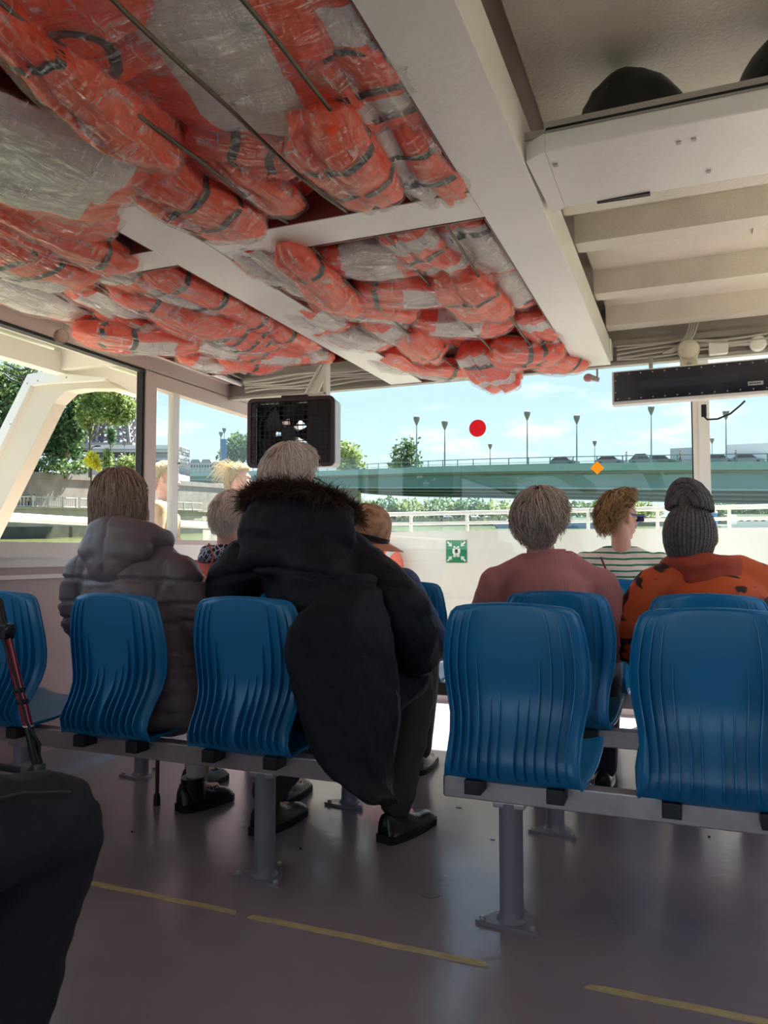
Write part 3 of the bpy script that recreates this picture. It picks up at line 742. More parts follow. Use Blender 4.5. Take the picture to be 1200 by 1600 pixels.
# far left rack
Dn = [
 (230, 435, 2.15, .44, .20, .10, 80, 3, 'orange jacket with silver bars in the far left rack by the beam', (.0,)),
 (300, 450, 2.14, .50, .20, .10, 84, 5, 'orange and silver jacket along the left side of the second beam', (-.5, .3)),
 (385, 490, 2.145, .50, .17, .10, 88, 0, 'orange bagged roll along the left side of the second beam', (.1, .5)),
 (450, 520, 2.14, .44, .18, .11, 88, 0, 'orange bagged roll at the bow end beside the second beam', (-.3,)),
 (185, 470, 2.13, .42, .18, .09, 85, 4, 'silver bagged wedge in the left rack', ()),
 (250, 470, 2.12, .46, .16, .11, 75, 0, 'orange roll in the middle of the left rack', (.2, -.3)),
 (310, 495, 2.10, .44, .22, .13, 70, 0, 'plump red orange bundle in the middle of the left rack', ()),
 (370, 520, 2.10, .46, .20, .12, 80, 5, 'orange bundle with many black belts in the left rack', (-.5, -.2, .2, .5)),
 (240, 505, 2.10, .50, .15, .12, 70, 0, 'orange roll above the lowest left jacket', (.1,)),
 (215, 525, 2.045, .50, .26, .10, 42, 2, 'lowest orange jacket at the left with a square silver patch', (-.55, -.05)),
 (345, 535, 2.12, .46, .16, .10, 78, 4, 'silver roll at the bow end of the left rack', (.4,)),
 (420, 545, 2.115, .40, .22, .10, 60, 2, 'pale patched jacket at the bow end of the left rack', (-.3,)),
 (390, 560, 2.10, .34, .18, .11, 50, 0, 'small orange bundle at the bow end of the left rack', (.1,)),
 (330, 560, 2.10, .36, .16, .10, 60, 1, 'small silver banded bundle low above the window header', ()),
 (480, 545, 2.15, .34, .18, .09, 80, 1, 'small jacket tucked in the bow corner by the second beam', ()),
 (70, 465, 2.13, .50, .24, .08, 80, 4, 'flat silver jacket low at the left above the spot lamp', (.8,)),
]
for (px, py, z, L, W, T, rz, v, lab, st) in Dn:
    J(px, py, z, L, W, T, rz, v, lab, straps=st, rollness=2.9 if 'roll' in lab or 'bundle' in lab else 5.2, sag=.02)
rnd = random.Random(77)
for (x0, x1, y0, y1, nx, ny) in ((-1.5, -.6, .95, 2.08, 3, 3), (-1.48, -.6, 2.32, 4.3, 3, 5), (-2.58, -1.74, 1.3, 2.08, 3, 2), (-2.58, -1.72, 2.28, 3.72, 3, 4)):
    for i in range(nx):
        for j in range(ny):
            c = Vector((x0+(x1-x0)*(i+.5)/nx+rnd.uniform(-.02, .02), y0+(y1-y0)*(j+.5)/ny+rnd.uniform(-.03, .03), 2.245))
            jacket(c, (y1-y0)/ny*1.10, (x1-x0)/nx*1.12, .13, 90+rnd.uniform(-8, 8), 0, 0, rnd.choice((0, 0, 0, 1, 3, 5)), straps=rnd.choice(((), (-.3,), (.3,))), sag=.015, label='bagged life jacket of the upper layer, mostly covered by those below', group='upper layer of life jackets', loose=.7)
# the wires that carry the jackets
def wire(x, y0, y1, z, label):
    k = 10; pts = [(x+.004*sin(i*1.7+x*9), y0+(y1-y0)*i/k, z+.025-.035*sin(PI*i/k)**.5) for i in range(k+1)]
    tag(MB().tube(pts, .0055, 6).build('rack_wire', m_wire, None, True), label, 'wire', 'wires under the life jackets')
wn_ = ['left', 'middle', 'right']
for i, x in enumerate((-1.178, -.972, -.752)): wire(x, .45, 2.105, 2.085, 'dark wire under the near jackets, %s of three' % wn_[i])
for i, x in enumerate((-1.2, -.915, -.712)): wire(x, 2.285, 4.36, 2.085, 'thin wire under the far jackets, %s of three' % wn_[i])
for i, x in enumerate((-2.38, -2.15, -1.93)): wire(x, 2.255, 3.76, 2.09, 'thin wire under the left rear jackets, %s of three' % wn_[i])
# ================================================================== fixtures on the boat
m_cream = mat('cream_plastic', (222, 214, 196), .45)
m_led = mat('dark_display_panel', (28, 32, 46), .12, spec=.6)
def film(name, c):
    m, n, l = node_mat(name); b = n['Principled BSDF']; b.inputs['Base Color'].default_value = (*sc(c), 1); b.inputs['Roughness'].default_value = .5
    tl = n.new('ShaderNodeBsdfTranslucent'); tl.inputs[0].default_value = (*sc(c), 1); ms = n.new('ShaderNodeMixShader'); ms.inputs[0].default_value = .22
    l.new(b.outputs[0], ms.inputs[1]); l.new(tl.outputs[0], ms.inputs[2]); l.new(ms.outputs[0], n['Material Output'].inputs[0]); return m
m_redst = film('red_sticker', (232, 20, 48))
m_amber = film('amber_sticker', (250, 184, 30))
m_green = mat('green_sign', (0, 132, 84), .45)
m_signw = mat('sign_white', (238, 240, 236), .5)
# box fan on its bracket
fc = aty(460, 678, 4.0)
fan = thing('box_fan', 'dark brown box fan hanging in front of the front window', 'fan', (fc.x, 4.0, fc.z), R_(10))
W_, H_, D_ = .27, .208, .15
m_fan = mat('dark_brown_plastic', (62, 46, 50), .42)
def rrect(w, h, r, n=5): 
    pts = []
    for cx, cy, a0 in ((w-r, h-r, 0), (-w+r, h-r, PI/2), (-w+r, -h+r, PI), (w-r, -h+r, 1.5*PI)):
        for i in range(n+1): a = a0+PI/2*i/n; pts.append((cx+r*cos(a), cy+r*sin(a)))
    return pts
def ring(outer, inner, y0, y1):
    mb = MB(); k = len(outer); vs = []
    for y in (y0, y1):
        for P in (outer, inner): vs += [(x, y, z) for x, z in P]
    fs = []
    for i in range(k):
        j = (i+1) % k
        fs += [(i, j, k+j, k+i), (2*k+i, 3*k+i, 3*k+j, 2*k+j), (i, 2*k+i, 2*k+j, j), (k+i, k+j, 3*k+j, 3*k+i)]
    return mb.add(vs, fs)
ring(rrect(W_, H_, .035), rrect(W_-.022, H_-.022, .02), -D_/2, -D_/2+.02).build('front_bezel', m_fan, fan)
ring(rrect(W_-.004, H_-.004, .033), rrect(W_-.012, H_-.012, .03), -D_/2+.02, D_/2).build('housing', mat('pale_fan_side', (190, 196, 200), .4), fan)
g = MB()
for i in range(1, 17): x = -W_+.02+(2*W_-.04)*i/17; g.box(x-.0015, x+.0015, -D_/2+.008, -D_/2+.012, -H_+.02, H_-.02)
for i in range(1, 13): z = -H_+.02+(2*H_-.04)*i/13; g.box(-W_+.02, W_-.02, -D_/2+.004, -D_/2+.008, z-.0015, z+.0015)
g.build('front_grille', m_black, fan)
g = MB()
for i in range(1, 12): z = -H_+.02+(2*H_-.04)*i/12; g.box(-W_+.01, W_-.01, D_/2-.01, D_/2-.006, z-.003, z+.003)
g.build('rear_grille', m_black, fan)
ring(rrect(W_-.014, H_-.014, .02, 5), [(-.03+.105*cos(t), .105*sin(t)) for t in [PI/4*0+2*PI*(j+.5)/24 for j in range(24)]], D_/2-.03, D_/2-.026).build('dark_backing', m_black, fan)  # dark sheet added so the inside of the fan reads as shaded
hub = MB().lathe([(.0, -.03), (.045, -.03), (.05, 0), (.045, .03), (0, .03)], 18, Matrix.Rotation(PI/2, 4, 'X')).build('hub', m_black, fan)
hub.matrix_local = Matrix.Translation((-.03, .0, 0))
for i in range(5):
    a = 2*PI*i/5; rows = []
    for r_ in (.045, .10, .15, .185):
        w = .35+.15*(r_-.045)/.14; rows.append([(r_*cos(a+t*w), -.02+.04*(t+1)/2, r_*sin(a+t*w)) for t in np.linspace(-1, 1, 6)])
    mb = MB().grid(rows); mb.grid([[(x, y+.003, z) for x, y, z in r] for r in rows]); mb.build('blade', m_black, hub, True)
MB().box(.10, W_-.014, -.05, .05, -H_+.015, H_-.015).build('control_box', m_black, fan)
sh = ring([(.19*cos(t), .19*sin(t)) for t in np.linspace(0, 2*PI, 25)[:-1]], [(.185*cos(t), .185*sin(t)) for t in np.linspace(0, 2*PI, 25)[:-1]], -.03, .05).build('shroud', m_black, fan); sh.matrix_local = Matrix.Translation((-.03, 0, 0))
MB().tube([(-.08, 0, H_), (-.08, 0, H_+.02), (.08, 0, H_+.02), (.08, 0, H_)], .008, 8).build('carry_handle', m_fan, fan)
# steel bracket over the fan
bt = aty(500, 590, 4.05)
br_ = thing('fan_bracket', 'pale steel bracket holding the fan under the front header', 'bracket', (bt.x, 4.05, bt.z))
MB().rbox(.035, .055, -.03, .03, -.11, .16, .003).build('upright', m_white, br_)
MB().rbox(-.20, .06, -.03, -.02, -.125, -.095, .003).build('cross_bar', m_white, br_)
MB().prism([(-.11, -.10), (.04, .12), (.04, .02), (-.02, -.10)], .012, Matrix(((1, 0, 0, 0), (0, 0, 1, 0), (0, 1, 0, 0), (0, 0, 0, 1)))).build('gusset', m_white, br_)
MB().rbox(-.10, .055, -.06, .06, .14, .155, .003).build('foot_plate', m_ceil2, br_)
MB().tube([(-.10, -.01, -.10), (.035, -.01, .11)], .008, 6).build('brace', m_white, br_)
# LED display
q0 = aty(956, 606, 4.25)
led = thing('led_display', 'long black display panel hanging at the right below the header', 'display', (q0.x, 4.25, q0.z), R_(-1.5))
MB().rbox(0, 1.35, 0, .07, -.095, .088, .006).build('housing', m_white2, led)
MB().box(.012, 1.34, -.004, .0, -.078, .080).build('panel', m_led, led)
MB().box(.14, .62, -.0055, -.004, -.022, .022).build('display_strip', mat('display_strip_grey', (44, 48, 66), .2), led)
for i in range(22):
    for z in (-.066, .068): MB().lathe([(.0042, 0), (.003, .003)], 8, Matrix.Translation((.03+.060*i, -.004, z)) @ Matrix.Rotation(PI/2, 4, 'X')).build('screw', m_steel, led)
for z in (-.03, .035): MB().lathe([(.0042, 0), (.003, .003)], 8, Matrix.Translation((.02, -.004, z)) @ Matrix.Rotation(PI/2, 4, 'X')).build('screw', m_steel, led)
pl = MB().box(.665, .735, -.006, -.004, -.048, -.028).build('maker_plate', mat('maker_plate_grey', (170, 172, 178), .4), led)
for i in range(6): MB().box(.672+i*.009, .678+i*.009, -.0068, -.006, -.042, -.034).build('plate_letter', m_black, pl)
for x in (.2, .9): MB().box(x-.01, x+.01, .02, .04, .088, .16).build('hanger', m_steel, led)
lc = aty(1108, 645, 4.27)
cbo = thing('display_cable', 'black plug and cable drooping below the display panel', 'cable', lc)
MB().rbox(-.038, -.012, -.01, .01, -.02, .045, .005).build('plug', m_black, cbo)
MB().tube([(-.025, 0, -.015), (-.01, 0, -.035), (.04, 0, -.035), (.10, 0, -.012), (.15, 0, .03), (.17, 0, .05)], .005, 8).build('cord', m_cableb, cbo, True)
# siren, junction boxes on the header
sc_ = aty(1076, 553, 4.30)
si = thing('alarm_siren', 'cream round siren with slotted rim above the display panel', 'siren', (sc_.x, 4.34, sc_.z))
MB().rbox(-.044, .044, -.03, .03, -.078, .03, .012).build('back_box', m_cream, si)
MB().lathe([(.052, .0), (.056, .02), (.052, .035), (.04, .045), (.0, .047)], 28, Matrix.Translation((0, -.02, .022)) @ Matrix.Rotation(PI/2, 4, 'X')).build('sounder', m_cream, si, True)
for i in range(22):
    a = PI+PI*(i+.5)/22*1.0; MB().box(-.0018, .0018, -.004, .004, -.008, .008, Matrix.Translation((.047*cos(a), -.052, .022+.047*sin(a))) @ Matrix.Rotation(-a+PI/2, 4, 'Y')).build('slot', m_ceil2, si)
MB().lathe([(.012, 0), (.010, .006), (0, .008)], 14, Matrix.Translation((0, -.03, -.052)) @ Matrix.Rotation(PI/2, 4, 'X')).build('knob', m_ceil2, si)
jb = aty(1122, 545, 4.36); o = MB().rbox(-.045, .045, -.03, .04, -.032, .032, .006).build('junction_box', m_white, None, False, Matrix.Translation((jb.x, 4.36, jb.z))); tag(o, 'square white junction box right of the siren', 'junction box')
MB().rbox(-.047, .047, -.034, -.028, -.034, .034, .003).build('lid', m_white, o)
jb = aty(1184, 537, 4.36); o = MB().lathe([(.04, -.02), (.042, .02), (.035, .03), (0, .03)], 20, Matrix.Rotation(PI/2, 4, 'X')).build('round_junction_box', m_white, None, True, Matrix.Translation((jb.x, 4.36, jb.z))); tag(o, 'round white junction box at the right edge of the header', 'junction box')
MB().lathe([(.03, .03), (.028, .034), (0, .034)], 20, Matrix.Rotation(PI/2, 4, 'X')).build('lid', m_white, o)
jb = aty(948, 545, 4.33); o = MB().rbox(-.018, .02, -.06, .05, -.06, .04, .005).build('junction_box', m_white, None, False, Matrix.Translation((jb.x+.01, 4.33, jb.z))); tag(o, 'slim white junction box beside the end of the broad beam', 'junction box')
MB().rbox(-.02, -.018, -.05, .04, -.05, .03, .0008).build('lid', m_white, o)
# cables along the header
hb = thing('header_cables', 'bundle of grey cables running along the right front header', 'cables', (0, 4.38, 2.13))
rnd = random.Random(8)
for i in range(5):
    pts = []
    for t in range(16):
        x = -.36+1.3*t/15; z = .0+.012*i+.012*sin(x*7+i)+.02*math.exp(-((x+.0)/.12)**2)*(i > 2)
        pts.append((x, -.035-.006*i+.004*rnd.random(), z))
    MB().tube(pts, .006, 6).build('cable', m_cable, hb, True)
for i in range(4):
    MB().tube([(-.12+.012*i, -.05, .0), (-.04+.014*i, -.07, .03), (.0+.012*i, -.075, .08), (.02+.014*i, -.06, .16)], .006, 6).build('cable', m_cable, hb, True)
hb = thing('header_cables', 'bundle of grey cables along the front header behind the fan bracket', 'cables', (0, 4.38, 2.13))
for i in range(5):
    pts = [(-2.75+1.3*t/13, -.04-.006*i, .018*i+.010*sin(t*.9+i)) for t in range(14)]
    MB().tube(pts, .006, 6).build('cable', m_cable, hb, True)
hb = thing('side_cables', 'conduits and dark cables along the left window header', 'cables', (XL+.08, 0, 2.22))
for i in range(4):
    pts = [(.02+.012*i, 3.2+1.3*t/13, .012*i-.02+.006*sin(t+i*2)) for t in range(14)]
    MB().tube(pts, .006, 6).build('cable', m_cable if i % 2 else m_cableb, hb, True)
MB().tube([(.05, 2.2, -.03), (.05, 4.36, -.03)], .013, 10).build('conduit', m_white, hb, True)
MB().tube([(.085, 3.6, .05), (.085, 4.36, .05)], .016, 10).build('conduit', m_white, hb, True)
# spot lamps
def spot(c, d, label, mm, s_=1., stem=.07):
    o = thing('spot_lamp', label, 'lamp', c, group='small spot lamps')
    M_ = Vector(d).to_track_quat('Z', 'Y').to_matrix().to_4x4()
    MB().tube([(0, 0, stem), (0, 0, 0)], .006*s_, 8).build('stem', m_steel, o)
    MB().lathe([(.0, -.05*s_), (.02*s_, -.045*s_), (.022*s_, 0), (.033*s_, .02*s_), (.034*s_, .05*s_), (.030*s_, .05*s_), (.028*s_, .03*s_)], 18, M_, False).build('lamp_head', mm, o, True)
    MB().lathe([(.0, .038*s_), (.029*s_, .038*s_)], 18, M_, False).build('lens', mat('frosted_lens', (206, 190, 178), .3), o)
    return o
c = atz(98, 524, 2.06); spot(c, (.55, -.75, -.35), 'grey spot lamp under the jackets at the left', m_ceil2, 1.0, .09)
m_pinkglass = mat('pink_glass', (214, 156, 160), .2, trans=.3)
c = aty(297, 566, 3.55); o = thing('spot_lamp', 'small pink glass lamp on the left window header', 'lamp', c, group='small spot lamps')
MB().ball((0, 0, 0), .026, 14, 10).build('globe', m_pinkglass, o, True); MB().tube([(0, 0, .01), (-.02, .02, .07)], .006, 8).build('stem', m_steel, o)
c = aty(922, 590, 4.43); o = thing('spot_lamp', 'small pink lamp hanging from the front header against the sky', 'lamp', c, group='small spot lamps')
MB().ball((-.01, 0, 0), (.028, .024, .024), 14, 10).build('globe', m_pinkglass, o, True); MB().tube([(.0, 0, .0), (.05, 0, -.018)], [.02, .012], 10).build('socket', m_steel, o, True); MB().tube([(.04, 0, -.01), (.04, 0, .06)], .006, 8).build('stem', m_steel, o)
# stickers on the glass, assembly point sign, lifebuoy
c = aty(746, 669, 5.29); o = MB().lathe([(.061, -.0012), (.061, 0.0012)], 36, Matrix.Rotation(PI/2, 4, 'X')).build('round_sticker', m_redst, None, False, Matrix.Translation((c.x, 5.2935, c.z))); tag(o, 'red round sticker on the front window', 'sticker')
MB().lathe([(.058, .0), (.063, .0014)], 36, Matrix.Translation((0, .002, 0)) @ Matrix.Rotation(PI/2, 4, 'X'), False).build('white_edge', m_signw, o)
c = aty(933, 731, 5.29); o = MB().box(-.032, .032, -.0012, .0012, -.032, .032, Matrix.Rotation(PI/4, 4, 'Y')).build('diamond_sticker', m_amber, None, False, Matrix.Translation((c.x, 5.2935, c.z))); tag(o, 'amber diamond sticker on the front window', 'sticker')
c = aty(713, 861.5, YB-.008)
sg = MB().box(-.088, .088, -.002, .002, -.092, .092).build('assembly_point_sign', m_green, None, False, Matrix.Translation((c.x, YB-.004, c.z))); tag(sg, 'green assembly point sign with white arrows on the bulwark', 'sign')
for sx in (-1, 1):
    for sz in (-1, 1):
        a = math.atan2(-sz, -sx)
        Ms = Matrix.Translation((sx*.055, -.0035, sz*.058)) @ Matrix.Rotation(-a, 4, 'Y')
        MB().box(-.028, .006, -.001, .001, -.007, .007, Ms).build('arrow_shaft', m_signw, sg)
        MB().prism([(.026, 0), (-.004, .022), (.002, 0.006), (.002, -.006), (-.004, -.022)], .002, Ms @ Matrix(((1, 0, 0, 0), (0, 0, 1, -.001), (0, 1, 0, 0), (0, 0, 0, 1)))).build('arrow_head', m_signw, sg)
    MB().lathe([(.0045, 0), (.003, .003)], 8, Matrix.Translation((sx*.08, -.002, .083)) @ Matrix.Rotation(PI/2, 4, 'X')).build('screw', m_steel, sg); MB().lathe([(.0045, 0), (.003, .003)], 8, Matrix.Translation((sx*.08, -.002, -.083)) @ Matrix.Rotation(PI/2, 4, 'X')).build('screw', m_steel, sg)
def pict(x, s_):
    """standing figure of the sign"""
    mb = MB(); Ms = Matrix.Translation((x, -.0035, -.004)) @ Matrix.Diagonal((s_, 1, s_, 1))
    E_ = Matrix(((1, 0, 0, 0), (0, 0, 1, -.001), (0, 1, 0, 0), (0, 0, 0, 1)))
    mb.prism([(.009*cos(t), .042+.009*sin(t)) for t in np.linspace(0, 2*PI, 13)[:-1]], .002, Ms @ E_)
    mb.prism([(-.016, .028), (.016, .028), (.018, -.012), (.011, -.012), (.010, .012), (.010, -.045), (.002, -.045), (.0, -.012), (-.002, -.045), (-.010, -.045), (-.010, .012), (-.011, -.012), (-.018, -.012)][::-1], .002, Ms @ E_)
    return mb
pict(-.016, .95).build('figure', m_signw, sg); pict(.016, .95).build('figure', m_signw, sg); pict(0.0, .75).build('figure', m_signw, sg)
m_lb = mat('lifebuoy_orange', (238, 110, 84), .5); m_tape = mat('reflective_tape', (190, 192, 198), .35)
c = aty(594, 886, YB-.07); lb = thing('lifebuoy', 'orange lifebuoy with grey bands on the bow bulwark', 'lifebuoy', (c.x, YB-.07, c.z))
def torus(R0, r0, a0=0, a1=2*PI, n=40, k=12):
    rows = [[(cos(t)*(R0+r0*cos(q)), r0*.85*sin(q), sin(t)*(R0+r0*cos(q))) for q in [2*PI*j/k for j in range(k)]] for t in np.linspace(a0, a1, n)]
    return MB().grid(rows, True)
torus(.155, .06).build('ring', m_lb, lb, True)
for a in (.85, 2.4, 3.95, 5.5): torus(.155, .062, a-.16, a+.16, 8).build('band', m_tape, lb, True)
MB().tube([((.225)*cos(t), -.02, (.225)*sin(t)) for t in np.linspace(0, 2*PI, 30)], .005, 6).build('grab_line', m_cable, lb, True)
# walking stick of the woman in the quilted coat
q0 = atz(245, 1258, 0); q1 = Vector((q0.x+.02, q0.y-.02, .66))
st_ = thing('walking_stick', 'dark wooden walking stick standing under the quilted coat', 'walking stick', q0)
MB().tube([(0, 0, .03), (.004, -.004, .3), (.012, -.012, .66)], [.008, .009, .010], 10).build('shaft', mat('dark_wood', (62, 44, 34), .4, var=.2, vscale=20), st_, True)
MB().lathe([(.015, 0), (.014, .035), (.010, .05)], 12).build('rubber_tip', m_seal, st_, True)
MB().tube([(.012, -.012, .66), (.02, .0, .70), (.03, .05, .72), (.03, .09, .70)], [.011, .012, .012, .011], 10).build('crook_handle', m_black, st_, True)
# rollator at the left edge
m_redp = mat('red_metallic_tube', (150, 26, 44), .28, metal=.3, coat=.5)
b0 = atz(50, 1215, .36)
ro = thing('rollator', 'red framed walking rollator at the left edge', 'rollator', (aty(0, 930, 1.78).x, 1.78, 0))
rb = ro.location
A0 = aty(-6, 930, 1.78)-rb; A1 = aty(8, 985, 1.78)-rb; A2 = aty(44, 1135, 1.80)-rb; A3 = aty(58, 1192, 1.80)-rb
for side in (0, -.52):
    off = Vector((side, .02 if side else 0, 0)); nm = ''
    MB().tube([A1+off, A2+off], .0145, 14).build('frame_tube', m_redp, ro, True)
    MB().lathe([(.0155, 0), (.0155, .004)], 14, Matrix.Translation(A2+off)).build('white_ring', m_signw, ro)
    MB().tube([A2+off, A3+off, A3+off+Vector((.03, .03, -.18))], [.013, .016, .014], 12).build('lower_leg', m_black, ro, True)
    MB().tube([A0+off+Vector((-.06, -.06, .0)), A0+off+Vector((-.02, -.02, .01)), A0+off+Vector((.012, 0, -.02)), A1+off], [.015, .015, .013, .012], 12).build('handle_bar', m_black, ro, True)
    MB().rbox(-.022, .022, -.02, .02, -.028, .022, .008, Matrix.Translation(A1+off)).build('clamp', m_black, ro)
    MB().lathe([(.016, 0), (.018, .012), (.012, .016)], 10, Matrix.Translation(A1+off+Vector((.02, -.005, .0))) @ Matrix.Rotation(PI/2, 4, 'Y')).build('clamp_knob', m_black, ro)
    MB().tube([A1+off+Vector((-.05, -.04, -.01)), A1+off+Vector((-.09, -.08, .02)), A1+off+Vector((-.12, -.12, .03))], .006, 8).build('brake_lever', m_black, ro, True)
    MB().tube([A1+off+Vector((.012, -.02, -.02)), A1.lerp(A2, .5)+off+Vector((.02, -.02, 0)), A2+off+Vector((.012, -.02, .02)), A2+off+Vector((.05, 0, -.05)), A2+off+Vector((.045, 0, -.13)), A2+off+Vector((.02, 0, -.16))], .004, 8).build('brake_cable', m_cableb, ro, True)
    for t in (.62, .74): MB().lathe([(.017, -.008), (.0185, 0), (.017, .008)], 12, Matrix.Translation(A1.lerp(A2, t)+off)).build('cable_clip', m_black, ro)
    wq = A3+off+Vector((.035, .03, 0)); wq.z = .10
    MB().lathe([(.07, -.014), (.098, -.016), (.10, 0), (.098, .016), (.07, .014)], 28, Matrix.Translation(wq) @ Matrix.Rotation(PI/2, 4, 'Y')).build('wheel', m_seal, ro, True)
    MB().tube([A3+off+Vector((.03, .03, -.17)), wq], .012, 8).build('fork', m_black, ro)
    rq = A3+off+Vector((-.02, -.30, 0)); rq.z = .10
    MB().lathe([(.07, -.014), (.098, -.016), (.10, 0), (.098, .016), (.07, .014)], 28, Matrix.Translation(rq) @ Matrix.Rotation(PI/2, 4, 'Y')).build('wheel', m_seal, ro, True)
    MB().tube([A3+off, rq], .012, 10).build('rear_leg', m_black, ro, True)
MB().tube([A3+Vector((0, 0, -.03)), A3+Vector((-.52, .02, -.03))], .011, 10).build('cross_bar', m_black, ro, True)
MB().rbox(-.05, .02, -.02, .02, -.05, .0, .01, Matrix.Translation(A3)).build('joint', mat('grey_joint', (96, 94, 92), .5), ro)
MB().rbox(-.48, -.05, -.16, .06, .60, .63, .012).build('seat_board', m_black, ro)
# ================================================================== people: toolkit
def skin_mat(name, c):
    m = mat(name, c, .5, var=.06, vscale=14, bump=.06, bscale=220, spec=.4)
    b = m.node_tree.nodes['Principled BSDF']; b.inputs['Subsurface Weight'].default_value = .08; b.inputs['Subsurface Radius'].default_value = (.02, .008, .005)
    return m
m_skin = skin_mat('skin_light', (214, 160, 138)); m_skin_p = skin_mat('skin_pinkish', (212, 150, 132)); m_skin_d = skin_mat('skin_dark', (92, 62, 48))
m_eye = mat('eye_white', (228, 224, 218), .2); m_iris = mat('iris_dark', (50, 38, 30), .2)
def remesh(mb, name, voxel, smooth=3, disp=None):
    me = mb.mesh(name); o = bpy.data.objects.new(name, me); COL.objects.link(o)
    r = o.modifiers.new('r', 'REMESH'); r.mode = 'VOXEL'; r.voxel_size = voxel; r.use_smooth_shade = True
    if smooth:
        s_ = o.modifiers.new('s', 'SMOOTH'); s_.iterations = smooth; s_.factor = .5
    dg = bpy.context.evaluated_depsgraph_get(); ev = o.evaluated_get(dg)
    m2 = bpy.data.meshes.new_from_object(ev); m2.name = name
    bpy.data.objects.remove(o); bpy.data.meshes.remove(me)
    if disp:
        nv = len(m2.vertices); co = np.empty(nv*3, 'f'); m2.vertices.foreach_get('co', co)
        no = np.empty(nv*3, 'f'); m2.vertices.foreach_get('normal', no)
        co = co.reshape(-1, 3); no = no.reshape(-1, 3)
        d = disp(co, no)
        co = co + (no*d[:, None] if d.ndim == 1 else d)
        m2.vertices.foreach_set('co', co.astype('f').ravel()); m2.update()
    return m2
def nz3(co, s_, off=0.):
    """smooth noise per vertex; s_ number or 3 scales"""
    sx = np.array(s_ if hasattr(s_, '__len__') else (s_, s_, s_))
    q = co*sx+off
    return np.array([mnoise.noise(Vector(p)) for p in q])
def folds(amp=.008, s1=7., s2=16., off=0.):
    def f(co, no):
        a = nz3(co, (s1*.55, s1*.55, s1*1.5), off); b = nz3(co, (s2, s2, s2*.7), off+9)
        return amp*(.9-np.abs(a)*3.0)*.7 + amp*.45*b
    return f
def limb(mb, pts, rs, n=14, flat=None, sub=5):
    """tapering limb through joints, interpolated so the bends stay round"""
    P = [Vector(p) for p in pts]; Q = []; RR = []
    for i in range(len(P)-1):
        p0 = P[max(i-1, 0)]; p1 = P[i]; p2 = P[i+1]; p3 = P[min(i+2, len(P)-1)]
        for k in range(sub):
            t = k/sub
            c = .5*((2*p1)+(p2-p0)*t+(2*p0-5*p1+4*p2-p3)*t*t+(3*p1-p0-3*p2+p3)*t**3)
            Q.append(c); u = t*t*(3-2*t); RR.append(rs[i]*(1-u)+rs[i+1]*u)
    Q.append(P[-1]); RR.append(rs[-1])
    mb.tube(Q, RR, n, True, flat)
    if flat is None: mb.ball(P[0], rs[0], 10, 6); mb.ball(P[-1], rs[-1], 10, 6)
    return mb
def add_head(mb, M, s_=1.):
    def B(c, r): mb.ball(M @ Vector([k*s_ for k in c]), [k*s_ for k in r], 18, 12, M.to_3x3())
    B((0, -.010, .025), (.075, .094, .103)); B((0, .018, -.03), (.063, .078, .085)); B((0, .028, -.075), (.047, .058, .048)); B((0, .070, -.103), (.022, .020, .018))
    B((0, .078, .038), (.048, .018, .014)); B((.036, .066, -.03), (.020, .018, .022)); B((-.036, .066, -.03), (.020, .018, .022))
    B((0, .099, -.064), (.020, .008, .006)); B((0, .096, -.077), (.018, .009, .006))
    B((0, .096, -.006), (.009, .012, .024)); B((0, .111, -.031), (.012, .013, .011)); B((.012, .103, -.034), (.008, .009, .008)); B((-.012, .103, -.034), (.008, .009, .008))
    for s in (-1, 1):
        B((s*.078, -.008, -.010), (.009, .020, .033)); B((s*.082, -.014, .004), (.007, .014, .018))
def add_hand(mb, wrist, d, up, side, s_=1., curl=.5):
    """palm and five fingers; d pointing direction, up = back of hand, side = +1 right hand"""
    d = Vector(d).normalized(); up = Vector(up); up = (up-d*up.dot(d)).normalized(); lat = d.cross(up)*side
    w = Vector(wrist)
    mb.tube([w, w+d*.03*s_, w+d*.06*s_, w+d*.088*s_], [.027*s_, .036*s_, .041*s_, .036*s_], 12, True, None)
    for i, (off, ln) in enumerate(((.030, .070), (.010, .080), (-.010, .074), (-.029, .058))):
        b0 = w+d*.08*s_+lat*off*s_; dd = d.copy(); pts = [b0]; 
        for k in range(3):
            dd = (dd-up*curl*.75).normalized(); pts.append(pts[-1]+dd*ln*s_*(.45, .32, .23)[k])
        mb.tube(pts, [.0098*s_, .0092*s_, .0085*s_, .007*s_], 8)
        mb.ball(pts[-1], .007*s_, 8, 5)
    t0 = w+d*.025*s_+lat*.025*s_; t1 = t0+(lat*.8+d*.6-up*.2)*.038*s_; t2 = t1+(d*.9+lat*.2-up*.3)*.034*s_
    mb.tube([t0, t1, t2], [.014*s_, .0105*s_, .0085*s_], 8); mb.ball(t2, .0085*s_, 8, 5)
def hairmat(name, cols, rough=.45):
    m, n, l = node_mat(name); b = n['Principled BSDF']
    at = n.new('ShaderNodeAttribute'); at.attribute_name = 'hv'
    rp = n.new('ShaderNodeValToRGB'); e = rp.color_ramp.elements
    for i, c in enumerate(cols):
        x = e[i] if i < 2 else e.new(.5)
        x.position = i/(len(cols)-1); x.color = (*sc(c), 1)
    if len(cols) == 3:
        e[0].color = (*sc(cols[0]), 1); e[1].color = (*sc(cols[1]), 1); e[2].color = (*sc(cols[2]), 1)
    l.new(at.outputs['Fac'], rp.inputs[0]); l.new(rp.outputs[0], b.inputs['Base Color'])
    b.inputs['Roughness'].default_value = rough; b.inputs['Specular IOR Level'].default_value = .35
    return m
